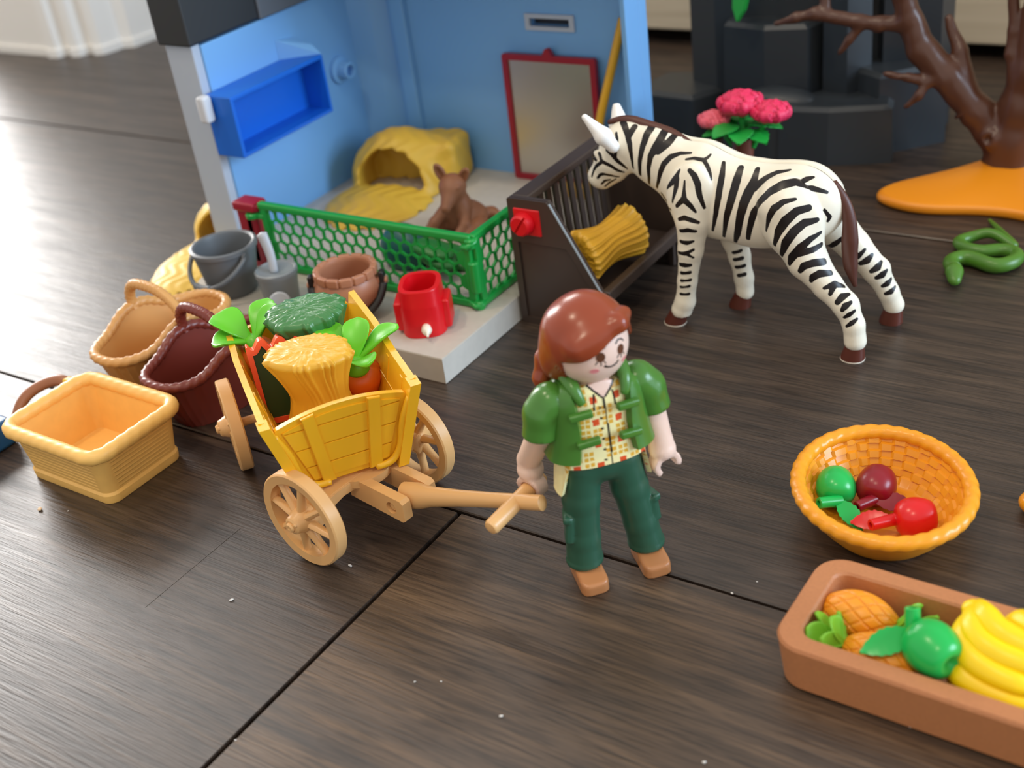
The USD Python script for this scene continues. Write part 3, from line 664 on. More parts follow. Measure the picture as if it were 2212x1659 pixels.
for x, y, z, r, mt in [(-.1, .1, 4.5, .86, 'rose_pink'), (1.1, -.02, 4.35, .74, 'rose_pink'), (-1.05, -.1, 3.95, .62, 'rose_pale')]:
    root = obj('flower', moved(nets(lambda p: ell(p, (0, 0, 0), (.4*r, .4*r, .42*r)), (-r, -r, -r), (r, r, r), .1*r), (x, y, z+.3*r)), mt, rb, smooth=True, label='pale pink bud' if mt == 'rose_pale' else None)
    for m in bloom(r, x): obj('petal', moved(m, (x, y, z)), mt, root, smooth=True)
    obj('flower_stalk', tube([(x*.35, y*.5, 3.2), (x*.8, y, z-.15), (x, y, z+.15)], .1, 8), 'rose_leaf', rb, smooth=True)

# bare tree on an orange sand base
tr = thing('bare_tree', 'bare brown toy tree with forked branches on an orange sand base', 'toy tree', (2.7, 26.6, 0))
O = np.array([2.7, 26.6, 0, 0])
def limb(pts): return [tuple(np.array(q, float) - O) for q in pts]
trunk = limb([(2.68, 26.6, .3, 1.0), (2.75, 26.6, 1.3, .92), (3.0, 26.6, 2.6, .82), (3.15, 26.6, 3.9, .72), (3.3, 26.6, 7.0, .5)])
b1 = limb([(2.4, 26.6, 1.1, .72), (1.43, 26.3, 2.4, .62), (.3, 26.1, 3.73, .58), (-.66, 26.0, 4.75, .55), (-1.11, 25.9, 5.88, .46), (-1.4, 25.8, 6.9, .42), (-1.7, 25.7, 8.5, .36)])
b2 = limb([(-1.0, 25.9, 5.75, .34), (-2.13, 25.6, 5.72, .28), (-3.26, 25.3, 5.94, .25), (-4.4, 25.0, 6.2, .23), (-5.05, 24.8, 6.08, .18), (-5.8, 24.7, 5.85, .1)])
b2b = limb([(-2.7, 25.45, 5.75, .2), (-3.15, 25.3, 5.19, .15), (-3.5, 25.2, 4.7, .1)])
b2c = limb([(-4.0, 25.1, 6.1, .2), (-4.1, 25.3, 6.8, .2), (-4.35, 25.4, 7.6, .17)])
b3 = limb([(.4, 26.1, 3.7, .28), (-.17, 25.7, 3.65, .21), (-.94, 25.4, 3.82, .16), (-1.72, 25.2, 3.98, .1)])
b3b = limb([(-.22, 25.6, 3.63, .17), (-.48, 25.4, 3.19, .15), (-.9, 25.3, 2.75, .11)])
b4 = limb([(.99, 26.3, 3.3, .42), (.62, 26.5, 4.55, .3), (.05, 26.8, 5.68, .15)])
b5 = limb([(3.0, 26.4, 3.6, .45), (2.5, 26.4, 4.6, .24), (2.46, 26.5, 5.4, .2), (2.2, 26.6, 8.0, .2)])
def tree(p):
    d = chain(p, trunk, .3)
    for b in (b1, b2, b2b, b2c, b3, b3b, b4, b5): d = smin(d, chain(p, b, .12), .16)
    kn = ell(p, (-.6, -.75, 1.55), (.32, .35, .4)); d = smin(d, kn, .2)
    d = smax(d, -ell(p, (-.62, -1.15, 1.6), (.16, .3, .2)), .05)
    return d + .018*np.sin(p[:, 0]*8+2*np.sin(p[:, 2]*1.7))
obj('trunk', nets(tree, (-9.3, -2.6, .22), (1.8, 1.3, 9), .1), 'bark_brown', tr, smooth=True)
obj('branch_collar', tube([(-1.3-.28, -.3, 2.0+.62), (-1.3-.22, -.3, 2.0+.56)], [.66, .67], 24), 'bark_brown', tr)
sand = smooth_path([(-3.75, -4.0), (-2.3, -4.75), (-.5, -4.45), (1.2, -4.3), (2.9, -4.5), (4.6, -3), (4.4, .5), (2.6, 2.4), (.2, 1.6), (-1.4, -.6), (-2.8, -2.3)], 80, True)
sp = Polygon(sand)
def sring(k, z): 
    c = np.array([.3, -1.4]); return np.c_[c + (sand-c)*k, np.full(len(sand), z)]
obj('sand_base', loft([sring(.97, 0), sring(1.0, .12), sring(1.0, .26), sring(.985, .36), sring(.95, .42), sring(.6, .5), sring(.3, .52)]), 'sand_orange', tr, smooth=40)

# snake
sn = thing('green_snake', 'small green toy snake coiled on the floor before the orange sand base', 'toy snake', (3.8, 18.7, .02))
path = [(3.2, 21.95), (4.15, 20.55), (4.5, 19.95), (3.9, 20.2), (3.05, 20.05), (2.8, 19.6), (3.15, 19.2), (3.75, 19.1), (4.3, 19.35), (4.75, 19.2), (4.75, 18.5), (4.35, 18.15), (3.75, 18.35), (3.25, 18.4), (3.0, 18.0), (3.25, 17.5)]
P2 = smooth_path(np.array(path) - np.array([3.8, 18.7]), 110); s = np.linspace(0, 1, 110)
rad = .05 + .2*np.sin(np.clip(s*1.15, 0, 1)*PI/2)**.8; P3 = np.c_[P2, rad + .02]; P3[:, 2] += .18*np.exp(-((s-.32)/.05)**2)
obj('snake_body', tube(P3, rad, 14), 'snake_green', sn, smooth=True)
obj('head', moved(nets(lambda p: smin(ell(p, (0, 0, 0), (.29, .38, .24)), ell(p, (0, -.32, -.02), (.22, .28, .19)), .1), (-.5, -.8, -.4), (.5, .6, .4), .05), (-.48, -1.5, .34), rotmat(rz=18, rx=14)), 'snake_green', sn, smooth=True)
# ---------------------------------------------------------------- the zebra
ZB = np.array([-.9, 12.6, 0])
def zl(pts): return [(x-ZB[0], y-ZB[1], z, r) for x, y, z, r in pts]
Z_FL = zl([(-3.25, 11.85, 4.35, .62), (-3.2, 11.72, 3.7, .52), (-3.3, 11.66, 2.7, .385), (-3.47, 11.65, 1.6, .3), (-3.58, 11.65, .85, .31), (-3.72, 11.65, .52, .34)])
Z_FR = zl([(-2.7, 13.3, 3.2, .6), (-2.6, 13.4, 2.4, .42), (-2.46, 13.4, 1.8, .34), (-2.33, 13.4, 1.05, .3), (-2.3, 13.4, .55, .29)])
Z_HL = zl([(-.2, 11.8, 4.55, .8), (.05, 11.72, 3.8, .74), (.5, 11.65, 2.95, .58), (1.15, 11.58, 2.24, .42), (1.74, 11.5, 1.72, .37), (2.0, 11.46, 1.15, .31), (2.06, 11.45, .62, .33)])
Z_HR = zl([(.2, 13.3, 4.2, .8), (.6, 13.5, 3.3, .62), (1.2, 13.65, 2.6, .48), (1.85, 13.8, 1.8, .4), (2.22, 13.9, 1.08, .31), (2.38, 14.0, .6, .32)])
def zebra(p):
    X = lambda x, z, y=12.6: (x-ZB[0], y-ZB[1], z)
    d = ell(p, X(-3.0, 4.35), (1.35, 1.02, 1.5))                                     # shoulders and chest
    d = smin(d, ell(p, X(-1.5, 4.1), (1.9, 1.05, 1.42)), .5)                         # barrel
    d = smin(d, ell(p, X(.0, 4.35), (1.28, 1.02, 1.22), rotmat(ry=12)), .5)          # croup
    q = p.copy(); q[:, 1] *= 1.45                                                    # the neck is narrower than deep
    nk = smin(cone(q, X(-3.6, 4.75), X(-4.75, 5.3), 1.22, .92), cone(q, X(-4.75, 5.3), X(-5.55, 5.65), .92, .76), .3)/1.2
    d = smin(d, nk, .35)
    hd = smin(cone(p, X(-5.9, 5.62), X(-6.35, 5.05), .66, .56), cone(p, X(-6.35, 5.0), X(-6.93, 4.38), .52, .38), .25)
    hd = smin(hd, ell(p, X(-6.05, 5.15), (.62, .5, .62)), .2)                        # cheek
    hd = smin(hd, cone(p, X(-6.3, 4.6), X(-6.75, 4.28), .34, .3), .2)                # lower jaw
    d = smin(d, hd, .22)
    for s in (-1, 1):
        d = smin(d, ell(p, X(-6.62, 5.28, 12.6+.43*s), (.2, .1, .13), rotmat(ry=40)), .08)          # brow over the eye
        d = smax(d, -ell(p, X(-7.12, 4.36, 12.6+.2*s), (.09, .08, .07)), .05)                      # nostril
    fl = chain(p, Z_FL, .12); sh = ell(p, (Z_FL[0][0]+.02, -.86, 4.5), (.82, .42, 1.05), rotmat(ry=8))
    d = smin(d, smin(fl, sh, .2), .045)
    d = smin(d, chain(p, Z_FR, .12), .14)
    th = ell(p, (Z_HL[0][0]+.12, -.84, 4.15), (1.0, .46, 1.32), rotmat(ry=-18)); d = smin(d, smin(chain(p, Z_HL, .12), th, .22), .045)
    d = smin(d, chain(p, Z_HR, .12), .14)
    d = smin(d, ell(p, X(1.72, 1.85, 11.5), (.3, .26, .3)), .1); d = smin(d, ell(p, X(1.98, 1.9, 13.8), (.3, .26, .3)), .1)   # hocks
    gr = (p[:, 1]/.075)**2                                                            # the moulded groove along the spine
    return d + .11*np.exp(-gr)*(p[:, 2] > 4.6)*(p[:, 0] > -2.9)
